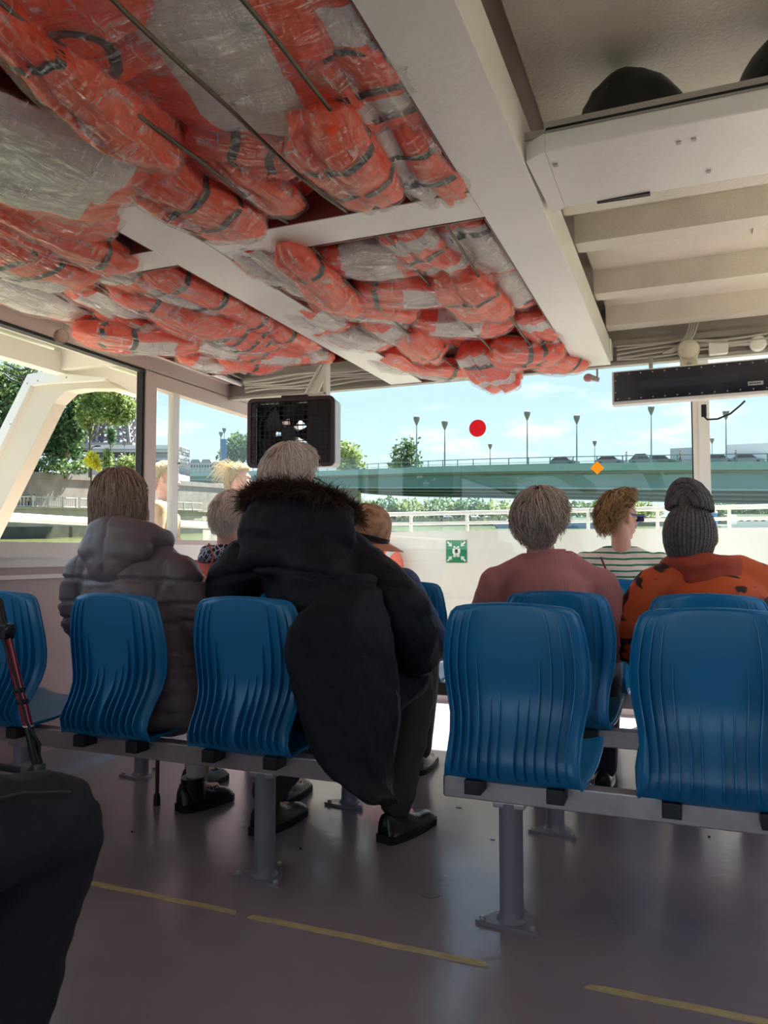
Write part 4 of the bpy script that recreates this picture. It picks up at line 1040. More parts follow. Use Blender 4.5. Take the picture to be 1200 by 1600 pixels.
def strands_mesh(name, paths, rad, hv, base=None):
    """paths (n,k,3) -> three sided tapering tubes; base (verts, faces) shell joined below"""
    n_, k, _ = paths.shape
    t = np.gradient(paths, axis=1); t /= np.linalg.norm(t, axis=2, keepdims=True)+1e-9
    ref = np.where(np.abs(t[..., 2:3]) > .9, np.array([1., 0, 0]), np.array([0, 0, 1.]))
    a = np.cross(t, ref); a /= np.linalg.norm(a, axis=2, keepdims=True)+1e-9; b = np.cross(t, a)
    r = np.asarray(rad)
    r = (r[:, None] if r.ndim == 1 else np.full((n_, 1), float(r)))*np.linspace(1, .45, k)[None, :]
    V = np.stack([paths+(a*cos(q)+b*sin(q))*r[..., None] for q in (0, 2.094, 4.189)], axis=2)
    verts = V.reshape(-1, 3)
    i = np.arange(n_)[:, None, None]*k*3; j = np.arange(k-1)[None, :, None]*3; c = np.arange(3)[None, None, :]; c2 = (c+1) % 3
    F = np.stack([i+j+c, i+j+c2, i+j+3+c2, i+j+3+c], axis=-1).reshape(-1, 4)
    h = np.repeat(hv, k*3)
    if base is not None:
        bv, bf = base; off = len(verts); verts = np.vstack([verts, np.array(bv)])
        faces = F.tolist()+[[off+x for x in f] for f in bf]; h = np.concatenate([h, np.full(len(bv), .25)])
    else: faces = F.tolist()
    me = bpy.data.meshes.new(name); me.from_pydata(verts.tolist(), [], faces); me.update()
    at = me.attributes.new('hv', 'FLOAT', 'POINT'); at.data.foreach_set('value', h.astype('f'))
    return me
def hair(parent, M, m, n_=1500, R=(.086, .106, .122), c=(0, -.012, .02), ends=None, hang=0., zend=None, rad=.0016, wave=.006, lift=.012, seed=1, whorl=(0, -.35), crown_back=.35, name='hair', part=0.):
    """short to bob length hair: strands leave a crown and run down the skull; ends(az) = polar angle where they stop (az 0 = face)"""
    rs = np.random.RandomState(seed); k = 10
    az = rs.uniform(-PI, PI, n_)
    te = np.array([ends(a) for a in az])*(1+rs.normal(0, .035, n_))
    t0 = np.sqrt(rs.uniform(0, 1, n_))*te*.82
    u = np.linspace(0, 1, k)[None, :]
    tend = np.minimum(te, R_(100)) if hang else te
    th = t0[:, None]+(tend-t0)[:, None]*np.minimum(1, u*(1.7 if hang else 1))
    aa = az[:, None]+rs.normal(0, .10, n_)[:, None]*u+.10*np.sin(u*5+rs.uniform(0, 6, n_)[:, None])*wave/.006*.5
    off = 1+lift*rs.uniform(-.3, 1.2, n_)[:, None]/.1*(.5+u*.5)*.8
    dx = np.sin(th)*np.sin(aa); dy = np.sin(th)*np.cos(aa); dz = np.cos(th)
    # tilt the pole back to the crown
    ct, st_ = cos(crown_back), sin(crown_back)
    dy2 = dy*ct-dz*st_; dz2 = dy*st_+dz*ct
    P = np.stack([dx*R[0]*off, dy2*R[1]*off, dz2*R[2]*off], -1)+np.array(c)
    if hang:
        zz = np.array([zend(a) for a in az])*(1+0*az)+rs.normal(0, .010, n_)
        f = np.clip((u-.55)/.45, 0, 1)
        low = P[:, 5:6, :]
        tgt = low.copy()[:, 0, :]
        drop = np.minimum(0, zz-tgt[:, 2])
        m_ = (te > R_(85))[:, None]
        P[..., 2] += np.where(m_, f*drop[:, None]*(1), 0)
        P[..., 0] *= 1-.10*f*np.where(m_, 1, 0)
    P += wave*np.stack([np.sin(u*9+rs.uniform(0, 6.3, n_)[:, None]), np.sin(u*8+rs.uniform(0, 6.3, n_)[:, None]), np.sin(u*7+rs.uniform(0, 6.3, n_)[:, None])], -1)*u[..., None]*.6
    # base shell
    bv = []; bf = []; A, T = 36, 14
    for i in range(T+1):
        for j in range(A):
            a = -PI+2*PI*j/A; e = ends(a)*.97; t = (min(e, R_(100)) if hang else e)*min(1, i/(T*.7 if hang else T))
            x, y, z = sin(t)*sin(a)*.965, sin(t)*cos(a)*.965, cos(t)*.965
            y2 = y*ct-z*st_; z2 = y*st_+z*ct
            p = np.array([x*R[0], y2*R[1], z2*R[2]])+np.array(c)
            if hang and i > T*.7 and ends(a) > R_(85):
                f = (i-T*.7)/(T*.3); p[2] += f*min(0, zend(a)+.012-p[2]); p[0] *= 1-.10*f
            bv.append(p)
    for i in range(T):
        for j in range(A): bf.append((i*A+j, i*A+(j+1) % A, (i+1)*A+(j+1) % A, (i+1)*A+j))
    hv = np.clip(rs.normal(.5, .25, n_), 0, 1)
    me = strands_mesh(name, P, np.full(n_, rad)*rs.uniform(.7, 1.3, n_), hv, (bv, bf))
    o = obj(name, me, m, parent, 'all'); o.matrix_local = M
    return o
def std_ends(front=62, side=95, back=128):
    def f(a):
        a = abs(a)
        if a < 1.0: return R_(front)
        if a < 2.0: t = (a-1.0); return R_(front+(side-front)*t)
        t = min(1, (a-2.0)/.8); return R_(side+(back-side)*t)
    return f
def sit(hip, sh, head_base, lean=0, arms=None, w=1., legs=None):
    """joint table of a seated figure, local coordinates; hip and sh are centre points"""
    hip = Vector(hip); sh = Vector(sh)
    J_ = {'hip': hip, 'sh': sh, 'neck': Vector(head_base)}
    for s, nme in ((-1, 'L'), (1, 'R')):
        J_['hip'+nme] = hip+Vector((s*.09*w, .02, -.02)); J_['sh'+nme] = sh+Vector((s*.185*w, 0, 0))
        J_['kn'+nme] = hip+Vector((s*.12*w, .44, .02)); J_['an'+nme] = Vector((hip.x+s*.12*w, hip.y+.46, .10))
        J_['el'+nme] = sh+Vector((s*.25*w, .06, -.27)); J_['wr'+nme] = hip+Vector((s*.10, .30, .13))
    for k, v in (arms or {}).items(): J_[k] = Vector(v)
    for k, v in (legs or {}).items(): J_[k] = Vector(v)
    return J_
def body(parent, J_, M, m, head_s=1., w=1., hands=True, voxel=.0075):
    mb = MB(); hip, sh, nk = J_['hip'], J_['sh'], J_['neck']
    hc = M.translation
    mid = hip.lerp(sh, .45)
    limb(mb, [hip+Vector((0, 0, -.06)), hip, mid, sh-Vector((0, 0, .04)), sh+Vector((0, 0, .01))], [.12*w, .13*w, .12*w, .125*w, .07*w], 18, (1, .62))
    dn = Vector((0, 0, -.03)); mb.tube([J_['shL'].lerp(sh, .15)+dn, sh+dn, J_['shR'].lerp(sh, .15)+dn], [.04, .06, .04], 12)
    limb(mb, [sh+Vector((0, 0, -.01)), nk, hc+(M.to_3x3() @ Vector((0, -.02, -.05)))], [.062, .052, .055], 12)
    for s in 'LR':
        limb(mb, [J_['sh'+s].lerp(sh, .12)+dn, J_['el'+s], J_['wr'+s]], [.042*w, .036*w, .026*w], 12)
        limb(mb, [J_['hip'+s], J_['kn'+s], J_['an'+s]], [.085*w, .058*w, .036*w], 14)
        limb(mb, [J_['an'+s], J_['an'+s]+Vector((0, .06, -.055)), J_['an'+s]+Vector((0, .14, -.065))], [.036, .034, .022], 10)
        if hands:
            d = J_['wr'+s]-J_['el'+s]; add_hand(mb, J_['wr'+s], d, (0, -.2, 1), 1 if s == 'R' else -1)
    add_head(mb, M, head_s)
    me = remesh(mb, 'body', voxel, 2)
    o = obj('body', me, m, parent, 'all')
    for s in (-1, 1):
        e = MB().ball((0, 0, 0), .0115*head_s, 12, 8).build('eye', m_eye, o, True); e.matrix_local = M @ Matrix.Translation(Vector((s*.031, .0785, .004))*head_s)
        MB().ball((0, .0085*head_s, 0), (.0055*head_s, .004*head_s, .0055*head_s), 10, 6).build('iris', m_iris, o, True).matrix_local = e.matrix_local
    return o
def shoe(parent, an, heading, m, msole, L=.27, h=.11, high=.0, laces=False):
    """lace-up or loafer: an = ankle point above the floor, heading in degrees from +y clockwise"""
    a = R_(-heading); M = Matrix.Translation(Vector((an[0], an[1], 0))) @ Matrix.Rotation(a, 4, 'Z')
    y0 = -.075
    secs = []
    for t in np.linspace(0, 1, 13):
        y = y0+L*t
        w = .036+.014*sin(PI*min(1, t*1.15))**.8 if t < .95 else .030
        w = (.030 if t == 0 else w)*(1 if t < .93 else .72)
        top = h if t < .32 else h-(h-.062)*min(1, (t-.32)/.3)
        if t > .75: top = .062-(.062-.035)*((t-.75)/.25)**2
        secs.append((y, w, top))
    rows = []
    for y, w, top in secs:
        rows.append([(w*1.0*cos(q)*(1 if sin(q) < 0 else .92), y, .018+(top-.018)*max(0, sin(q))**.8+(0 if sin(q) >= 0 else .0)) for q in [PI*2*j/20 for j in range(20)]])
    mb = MB().grid(rows, True); nrow = len(rows)
    mb.f.append(tuple(range(19, -1, -1))); mb.f.append(tuple((nrow-1)*20+j for j in range(20)))
    up = mb.build('shoe', m, parent, 'all', M)
    so = MB()
    rows = []
    for z in (.0, .006, .022, .024):
        rows.append([(sx*(w+.005), y, z) for sx, rng in ((1, secs), (-1, secs[::-1])) for (y, w, t_) in rng])
    so.grid(rows, True); k = len(rows[0]); so.f.append(tuple(range(k-1, -1, -1)))
    so.f.append(tuple(3*k+j for j in range(k)))
    so.box(-.033, .033, y0-.003, y0+.075, 0, .03)
    so.build('sole', msole, up)
    if high:
        MB().tube([(0, -.008, .04), (0, -.012, h), (0, -.014, h+high)], [.050, .049, .050], 18).build('ankle_cuff', m, up, True)
    if laces:
        for i in range(5):
            y = .03+i*.018; z = h-(h-.062)*min(1, max(0, ((y-y0)/L-.32)/.3))+.003
            MB().tube([(-.022, y, z-.006), (0, y+.004, z+.002), (.022, y, z-.006)], .0028, 6).build('lace', msole, up)
    else:
        MB().tube([(-.034, .055, .05), (-.025, .09, .062), (0, .108, .062), (.025, .09, .062), (.034, .055, .05)], .0035, 6).build('seam', msole, up)
    return up
def HM(px, py, y, turn=0, tilt=0, roll=0, base=(0, 0, 0)):
    """head matrix local to a person standing at base; turn clockwise seen from above (towards the right)"""
    p = aty(px, py, y)-Vector(base)
    return Matrix.Translation(p) @ Matrix.Rotation(R_(-turn), 4, 'Z') @ Matrix.Rotation(R_(-tilt), 4, 'X') @ Matrix.Rotation(R_(roll), 4, 'Y')
def garment(name, parent, mb, m, voxel=.012, smooth=3, disp=None, label=None):
    o = obj(name, remesh(mb, name, voxel, smooth, disp), m, parent, 'all')
    if label: o['label'] = label
    return o
# ================================================================== the passengers
m_leather = mat('black_leather', (24, 24, 26), .28, bump=.15, bscale=90)
m_sole = mat('black_rubber_sole', (18, 18, 20), .6)
m_sock_w = mat('white_sock', (212, 200, 202), .9, bump=.4, bscale=160)
m_denim_dark = mat('dark_jeans', (27, 29, 40), .8, var=.18, vscale=40, bump=.25, bscale=300)
m_trouser = mat('dark_green_grey_trousers', (48, 52, 50), .8, bump=.3, bscale=200, var=.1)
m_trouser2 = mat('navy_trousers', (30, 34, 50), .8, bump=.2, bscale=200)

# ---------------------------------------------------------------- woman in the quilted coat
def quilt_mat():
    m = mat('quilted_nylon', (118, 105, 111), .42, var=.06, vscale=4, bump=.15, bscale=45); return m
m_quilt = quilt_mat()
base = Vector((-1.98, 2.36, 0))
p = thing('person', 'person with a grey brown bob in a mauve grey quilted coat with hood', 'person', base)
Mh = HM(189, 785, 2.38, 4, 0, 0, base)
hc = Mh.translation
Jt = sit((.06, 0, .53), (.0, -.02, 1.0), hc-Vector((0, .03, .10)), arms={'elR': (.27, .10, .76), 'elL': (-.27, .08, .76), 'wrR': (.14, .34, .68), 'wrL': (-.02, .36, .70)}, legs={'knR': (.13, .42, .54), 'anR': (.055, .33, .11), 'knL': (-.06, .42, .54), 'anL': (-.10, .56, .11)})
body(p, Jt, Mh, m_skin_p)
mb = MB()
limb(mb, [(.09, .02, .44), (.08, 0, .58), (.01, -.03, .82), (-.01, -.03, .98), (-.02, -.02, 1.07)], [.25, .235, .225, .20, .11], 22, (1, .66))
mb.tube([(-.25, -.02, .985), (-.12, -.02, 1.03), (.10, -.02, 1.03), (.22, -.02, .985)], [.06, .085, .085, .06], 14)
limb(mb, [(-.235, -.01, .97), (-.29, .07, .76), (-.04, .33, .70)], [.085, .08, .058], 14)
limb(mb, [(.20, -.01, .97), (.26, .10, .76), (.14, .31, .69)], [.085, .085, .058], 14)
limb(mb, [(.17, .0, .50), (.18, .35, .56)], [.13, .11], 14); limb(mb, [(.0, .0, .50), (-.02, .35, .56)], [.13, .11], 14)
def quilting(co, no):
    x = co[:, 0]; z = co[:, 2]+.06*x*x+.010*nz3(co, (4, 4, 4), 8.)
    d = np.zeros(len(co))
    for zl in (.955, .865, .80): d -= .012*np.exp(-((z-zl)/.007)**2)
    d += np.where(z < .79, .007*np.abs(np.sin(PI*(z-.79)/np.where(z > .62, .028, .06)))**.5-.003, 0)
    d -= .008*np.exp(-((np.abs(x+.01)-.205)/.007)**2)*(z > .7)*(co[:, 1] < .05)
    return d+.006*nz3(co, (8, 8, 26), 2.)+.0035*nz3(co, (30, 30, 46), 4.)
garment('quilted_coat', p, mb, m_quilt, .009, 2, quilting)
mb = MB()
mb.ball((.0, -.115, 1.065), (.165, .075, .085), 18, 12); mb.ball((.0, -.13, 1.015), (.11, .06, .085), 16, 10); mb.ball((.01, -.135, .975), (.055, .045, .05), 14, 8)
limb(mb, [(-.14, -.02, 1.10), (-.10, -.09, 1.125), (0, -.12, 1.14), (.10, -.09, 1.125), (.14, -.01, 1.095)], [.045, .052, .055, .052, .045], 12)
def hoodf(co, no):
    return -.008*np.exp(-((co[:, 0]-.005)/.006)**2)+.005*nz3(co, (7, 7, 18), 5.)+.0035*nz3(co, (34, 20, 30), 1.)
garment('hood', p, mb, m_quilt, .009, 3, hoodf)
m_hairb = hairmat('hair_grey_brown', [(78, 62, 57), (200, 176, 160), (134, 110, 101)])
hair(p, Mh, m_hairb, 2600, (.100, .112, .118), (0, -.012, .018), (lambda a: R_(58) if abs(a) < .75 else R_(min(150, 58+110*(abs(a)-.75)))), hang=1, zend=lambda a: -.115-.012*abs(sin(a*3)), rad=.0019, wave=.006, lift=.010, seed=3, crown_back=.12)
# leg, sock and lace-up shoe
MB().tube([Jt['anR']+Vector((0, .01, .0)), Jt['anR']+Vector((0, .005, .075))], [.043, .046], 16).build('sock', m_sock_w, p, True)
shoe(p, Jt['anR'], 22, m_leather, m_sole, .25, .10, .03, True)
shoe(p, Jt['anL'], 10, m_leather, m_sole, .25, .10, .03, True)
# ---------------------------------------------------------------- man in the navy parka
m_navy = mat('navy_parka_cloth', (20, 21, 31), .7, bump=.25, bscale=70, var=.12, vscale=9, spec=.3)
base = Vector((-1.31, 2.45, 0))
p = thing('person', 'big person with white hair in a navy parka with a brown fur trimmed hood', 'person', base)
Mh = HM(457, 752, 2.47, 4, 8, 0, base); hc = Mh.translation
Jt = sit((.06, .02, .53), (.04, .0, 1.04), hc-Vector((0, .03, .10)), w=1.15, arms={'elR': (.40, .08, .80), 'elL': (-.36, .06, .82), 'wrR': (.30, .36, .66), 'wrL': (-.1, .36, .68)},
         legs={'knR': (.265, .42, .56), 'anR': (.275, .24, .11), 'knL': (-.10, .40, .56), 'anL': (-.205, .13, .11)})
body(p, Jt, Mh, m_skin_p, 1.04, 1.12)
mb = MB()
limb(mb, [(.09, .03, .46), (.08, .02, .62), (.06, .0, .86), (.03, -.015, 1.0), (.02, -.01, 1.13)], [.25, .26, .285, .265, .16], 24, (1, .56))
mb.tube([(-.22, 0, 1.0), (-.12, 0, 1.06), (.16, 0, 1.055), (.265, 0, .985)], [.09, .10, .095, .08], 14)
limb(mb, [(-.23, .0, 1.0), (-.345, .03, .85), (-.30, .18, .73), (-.05, .36, .67)], [.105, .105, .09, .07], 16)
limb(mb, [(.262, .0, .985), (.375, .0, .84), (.375, .14, .72), (.30, .34, .65)], [.095, .112, .10, .07], 16)
limb(mb, [(.23, .05, .56), (.29, .26, .585)], [.13, .105], 14); limb(mb, [(-.05, .05, .56), (-.08, .36, .60)], [.13, .105], 14)
mb.ball((.02, -.085, 1.125), (.235, .10, .125), 22, 12); mb.ball((.03, -.13, 1.03), (.215, .07, .075), 18, 10)
mb.ball((-.09, -.05, 1.19), (.10, .09, .075), 14, 8); mb.ball((.12, -.05, 1.18), (.11, .09, .07), 14, 8); mb.ball((.01, -.10, 1.20), (.12, .055, .05), 14, 8)
def parka(co, no):
    a = nz3(co, (3.5, 3.5, 9), 3.); b = nz3(co, (12, 12, 16), 7.); e = nz3(co, (26, 26, 40), 1.)
    c = -.014*np.exp(-((co[:, 2]-.965-.03*np.cos(co[:, 0]*6))/.009)**2)*(co[:, 1] < -.05)
    return .022*(.35-np.abs(a))+.006*b+.003*e+c
rows = []
for py, xl, xr in ((900, 520, 585), (940, 490, 600), (962, 466, 606), (985, 450, 612), (1030, 447, 618), (1080, 455, 622), (1130, 470, 622), (1180, 490, 616), (1215, 518, 606), (1240, 552, 598), (1254, 578, 594)):
    a_ = aty(xl, py, 2.055+.003*max(0, 970-py))-base; c_ = aty(xr, py, 2.30)-base; ax = (a_+c_)/2; hx = (c_-a_)/2
    nr = Vector((hx.y, -hx.x, 0)).normalized(); th = .045*min(1, hx.length/.08)
    rows.append([ax+hx*cos(t)+nr*(th*sin(t)+.03*(1-abs(cos(t)))*(1 if sin(t) > 0 else 0)) for t in [2*PI*j/28 for j in range(28)]])
mb.grid(rows, True); o_ = len(mb.v)-len(rows)*28; mb.f.append(tuple(o_+j for j in range(27, -1, -1))); mb.f.append(tuple(o_+10*28+j for j in range(28)))
def parka2(co, no):
    d = parka(co, no); k = np.clip((.90-co[:, 2])/.12, 0, 1)*np.clip((co[:, 0]-.10)/.06, 0, 1)*np.clip((-.05-co[:, 1])/.05, 0, 1)
    sh_ = co+np.outer(co[:, 2], (.55, 0, 0))
    f = .026*(.35-np.abs(nz3(sh_, (9, 6, 1.6), 2.)))+.010*nz3(sh_, (24, 14, 4), 6.)+.003*nz3(co, (40, 40, 40), 1.)
    return d*(1-k)+f*k
garment('parka', p, mb, m_navy, .0095, 4, parka2)
m_gp = mat('grey_piping', (58, 60, 72), .6)
pts = [aty(x, y, 2.27)-base for x, y in ((612, 1070), (623, 1090), (622, 1135), (612, 1190), (598, 1235), (590, 1252))]
MB().tube(pts, .006, 6).build('hem_piping', m_gp, p, True)
# fur trim
m_fur = hairmat('brown_fur', [(34, 22, 18), (98, 66, 50), (62, 40, 30)], .6)
def fur(parent, path, n_, ln, rr, m, seed=2, down=.3):
    rs = np.random.RandomState(seed); P = np.array(path); k = len(P)
    t = rs.uniform(0, k-1.001, n_); i = t.astype(int); f = (t-i)[:, None]
    c = P[i]*(1-f)+P[i+1]*f; tn = P[i+1]-P[i]; tn /= np.linalg.norm(tn, axis=1, keepdims=True)
    d = rs.normal(0, 1, (n_, 3)); d -= tn*np.sum(d*tn, 1, keepdims=True); d /= np.linalg.norm(d, axis=1, keepdims=True)
    d[:, 2] = np.where(d[:, 2] < -.5, -d[:, 2], d[:, 2])
    cur = c+d*rr; u = np.linspace(0, 1, 5)[None, :, None]
    side = rs.normal(0, .35, (n_, 1, 3)); L = (ln*rs.uniform(.6, 1.3, n_))[:, None, None]
    Q = cur[:, None, :]+(d[:, None, :]+side*u)*L*u+np.array([0, -.15, -down])*L*u*u
    return obj('fur_trim', strands_mesh('fur_trim', Q, np.full(n_, .0012), np.clip(rs.normal(.5, .3, n_), 0, 1)), m, parent, 'all')
fp = [tuple(aty(x, y, Y_)-base) for x, y, Y_ in ((392, 796, 2.52), (392, 779, 2.43), (408, 769, 2.36), (440, 766, 2.32), (480, 769, 2.31), (512, 778, 2.34), (534, 790, 2.40), (548, 804, 2.47), (550, 814, 2.54))]
MB().tube(fp, .024, 10).build('fur_core', m_fur, p, True)
fur(p, fp, 6200, .034, .018, m_fur)
m_hairw = hairmat('hair_white_pinkish', [(206, 170, 154), (255, 246, 236), (242, 218, 202)])
hair(p, Mh, m_hairw, 2600, (.106, .116, .122), (0, -.014, .016), std_ends(50, 92, 135), rad=.0016, wave=.009, lift=.016, seed=7, crown_back=.30)
mb = MB()
for s, hp in (('R', (.14, .10, .53)), ('L', (-.02, .10, .53))): 
    limb(mb, [hp, Jt['kn'+s], Jt['an'+s]+Vector((0, 0, .03))], [.105, .092, .066], 16)
garment('trousers', p, mb, m_trouser, .010, 2, folds(.008, 9, 20))
for s in 'LR': MB().tube([Jt['an'+s]+Vector((0, 0, -.04)), Jt['an'+s]+Vector((0, 0, .05))], [.045, .045], 14).build('sock', mat('charcoal_sock', (34, 36, 40), .9, bump=.4, bscale=180), p, True)
shoe(p, Jt['anR'], 17, m_leather, m_sole, .30, .105)
shoe(p, Jt['anL'], 8, m_leather, m_sole, .30, .105)
# glasses temple
MB().tube([Mh @ Vector((.083, -.01, .012)), Mh @ Vector((.085, .05, .014)), Mh @ Vector((.078, .10, .012))], .003, 6).build('glasses_temple', m_black, p)
# ---------------------------------------------------------------- passenger in coral, second row left
m_coral = mat('coral_knit', (206, 92, 78), .8, bump=.3, bscale=120)
base = Vector((-2.06, 3.12, 0))
p = thing('person', 'person with short white hair in a coral top and dark patterned scarf', 'person', base)
Mh = HM(362, 812, 3.12, -8, 4, 0, base); hc = Mh.translation
Jt = sit((0, 0, .53), (0, 0, .95), hc-Vector((0, .03, .10)), arms={'elL': (-.27, .02, .72), 'elR': (.26, .05, .72)})
body(p, Jt, Mh, m_skin_p, .98)
mb = MB(); limb(mb, [(0, 0, .48), (0, -.01, .72), (0, -.01, .92), (0, 0, 1.0)], [.20, .20, .19, .09], 20, (1, .66))
mb.tube([(-.18, 0, .93), (0, 0, .99), (.18, 0, .93)], [.065, .08, .065], 12)
for s in 'LR': limb(mb, [Jt['sh'+s], Jt['el'+s], Jt['wr'+s]], [.07, .062, .045], 14)
garment('coral_top', p, mb, m_coral, .012, 3, folds(.006))
mb = MB(); limb(mb, [(-.10, .06, 1.03), (-.115, -.02, 1.04), (0, -.085, 1.055), (.115, -.02, 1.04), (.10, .06, 1.03), (0, .10, 1.0), (-.10, .06, 1.03)], [.042]*7, 12)
m_scarf, n, l = node_mat('navy_white_print'); b = n['Principled BSDF']
tc = n.new('ShaderNodeTexCoord'); vo = n.new('ShaderNodeTexVoronoi'); vo.feature = 'DISTANCE_TO_EDGE'; vo.inputs['Scale'].default_value = 42; l.new(tc.outputs['Object'], vo.inputs['Vector'])
rp = n.new('ShaderNodeValToRGB'); rp.color_ramp.elements[0].position = .05; rp.color_ramp.elements[1].position = .12; rp.color_ramp.elements[0].color = (*sc((190, 186, 200)), 1); rp.color_ramp.elements[1].color = (*sc((30, 30, 48)), 1)
l.new(vo.outputs['Distance'], rp.inputs[0]); l.new(rp.outputs[0], b.inputs['Base Color']); b.inputs['Roughness'].default_value = .8
garment('scarf', p, mb, m_scarf, .009, 2, folds(.010, 14, 30))
hair(p, Mh, m_hairw, 1700, (.090, .106, .118), (0, -.014, .016), std_ends(52, 92, 125), rad=.0016, wave=.012, lift=.02, seed=9, crown_back=.3)
mb = MB()
for s in 'LR': limb(mb, [Jt['hip'+s], Jt['kn'+s], Jt['an'+s]], [.10, .085, .06], 14)
garment('trousers', p, mb, m_trouser2, .012, 2)
for s in 'LR': shoe(p, Jt['an'+s], 0, m_leather, m_sole, .25, .10)
ba = MB().lathe([(.0, -.012), (.035, -.012), (.042, 0), (.035, .012), (0, .012)], 20).build('round_purse', mat('beige_leather', (226, 178, 132), .5))
q = aty(312, 911, 2.80); ba.matrix_world = TR(q, R_(15), R_(80)); tag(ba, 'small beige round purse hanging beside the coral top', 'purse')
MB().tube([(.03, .03, 0), (.05, .12, -.01), (.02, .18, -.02)], .004, 6).build('strap', mat('rust_strap', (180, 78, 52), .6), ba)
# ---------------------------------------------------------------- passenger with the tan cap, second row at the aisle
m_denim = mat('blue_denim', (66, 88, 128), .8, bump=.25, bscale=260, var=.12, vscale=30)
base = Vector((-1.36, 3.12, 0))
p = thing('person', 'person in a tan patterned cap and blue denim seen past the navy parka', 'person', base)
Mh = HM(573, 838, 3.16, 78, 14, 0, base); hc = Mh.translation
Jt = sit((0, .0, .53), (0, .02, .92), hc-Vector((.02, .03, .10)), arms={'elR': (.30, .12, .66), 'wrR': (.22, .36, .60)}, legs={'knL': (-.16, .36, .53), 'anL': (-.26, -.22, .11), 'anR': (.12, .42, .11)})
body(p, Jt, Mh, m_skin_p, .98)
mb = MB(); limb(mb, [(0, 0, .48), (0, 0, .72), (0, 0, .90), (0, .02, .97)], [.20, .20, .19, .09], 20, (1, .66))
mb.tube([(-.18, 0, .90), (0, 0, .95), (.18, 0, .90)], [.065, .08, .065], 12)
for s in 'LR': limb(mb, [Jt['sh'+s], Jt['el'+s], Jt['wr'+s]], [.07, .066, .05], 14)
garment('denim_jacket', p, mb, m_denim, .012, 3, folds(.008))
mb = MB()
for s in 'LR': limb(mb, [Jt['hip'+s], Jt['kn'+s], Jt['an'+s]], [.10, .085, .06], 14)
garment('trousers', p, mb, m_trouser, .012, 2)
shoe(p, Jt['anL'], 0, m_leather, m_sole, .27, .105); shoe(p, Jt['anR'], 0, m_leather, m_sole, .27, .105)
m_cap = mat('tan_print_cloth', (214, 176, 140), .85, col2=(150, 104, 84), vscale=28, bump=.3, bscale=200)
cap = MB().lathe([(.098, -.03), (.100, .0), (.099, .03), (.092, .07), (.07, .105), (.035, .125), (.0, .130)], 24).build('cap', m_cap, p, True)
cap.matrix_local = Mh @ Matrix.Translation((0, -.005, .02)) @ Matrix.Diagonal((.92, 1.1, 1, 1))
MB().lathe([(.1015, -.035), (.103, -.01)], 24, None, False).build('cap_band', m_black, cap, True)
rows = []
for r_, dz in ((.097, -.028), (.13, -.034), (.165, -.045), (.168, -.049), (.13, -.041), (.097, -.034)):
    rows.append([(r_*sin(a)*(1 if abs(a) < .9 else .97), r_*cos(a), dz-.02*abs(sin(a))**2) for a in np.linspace(-1.15, 1.15, 17)])
MB().grid(rows).build('cap_brim', mat('tan_brim', (206, 142, 108), .7), cap, True)
# ---------------------------------------------------------------- woman in the pink sweater
m_pink, n, l = node_mat('pink_ribbed_knit'); b = n['Principled BSDF']; b.inputs['Base Color'].default_value = (*sc((188, 122, 122)), 1); b.inputs['Roughness'].default_value = .85
tc = n.new('ShaderNodeTexCoord'); wv = n.new('ShaderNodeTexWave'); wv.inputs['Scale'].default_value = 55; wv.inputs['Distortion'].default_value = .8; wv.bands_direction = 'X'; l.new(tc.outputs['Object'], wv.inputs['Vector'])
bp = n.new('ShaderNodeBump'); bp.inputs['Strength'].default_value = .35; bp.inputs['Distance'].default_value = .004; l.new(wv.outputs['Fac'], bp.inputs['Height']); l.new(bp.outputs[0], b.inputs['Normal'])
base = Vector((-.545, 3.12, 0))
p = thing('person', 'person with short grey hair in a dusty pink knitted sweater', 'person', base)
Mh = HM(846, 814, 3.12, 6, 2, 0, base); hc = Mh.translation
Jt = sit((.03, 0, .53), (0, -.01, .96), hc-Vector((0, .03, .09)), w=1.1)
body(p, Jt, Mh, m_skin_p, 1.0, 1.05)
mb = MB(); limb(mb, [(.03, 0, .48), (.02, -.01, .72), (0, -.02, .90), (0, -.01, 1.0), (0, 0, 1.05)], [.215, .215, .205, .13, .075], 22, (1, .68))
mb.tube([(-.195, -.01, .935), (-.09, -.015, .985), (.09, -.015, .985), (.195, -.01, .935)], [.062, .075, .075, .062], 12)
for s, sg in (('L', -1), ('R', 1)): limb(mb, [Jt['sh'+s]+Vector((0, 0, -.03)), Jt['el'+s], Jt['wr'+s]], [.072, .066, .048], 14)
garment('sweater', p, mb, m_pink, .011, 3, folds(.007, 6, 14))
MB().lathe([(.072, -.015), (.076, .01), (.074, .032), (.070, .034)], 28, None, False).build('ribbed_collar', m_pink, p, True).matrix_local = Matrix.Translation((0, -.01, 1.035)) @ Matrix.Diagonal((1.05, .95, 1, 1))
m_hairg = hairmat('hair_grey_warm', [(116, 96, 88), (220, 198, 184), (172, 148, 136)])
hair(p, Mh, m_hairg, 2600, (.106, .116, .122), (0, -.014, .012), std_ends(55, 105, 142), rad=.0017, wave=.014, lift=.02, seed=12, crown_back=.28)
mb = MB()
for s in 'LR': limb(mb, [Jt['hip'+s], Jt['kn'+s], Jt['an'+s]], [.10, .085, .06], 14)
garment('trousers', p, mb, m_trouser2, .012, 2)
for s in 'LR': shoe(p, Jt['an'+s], 0, m_leather, m_sole, .25, .10)
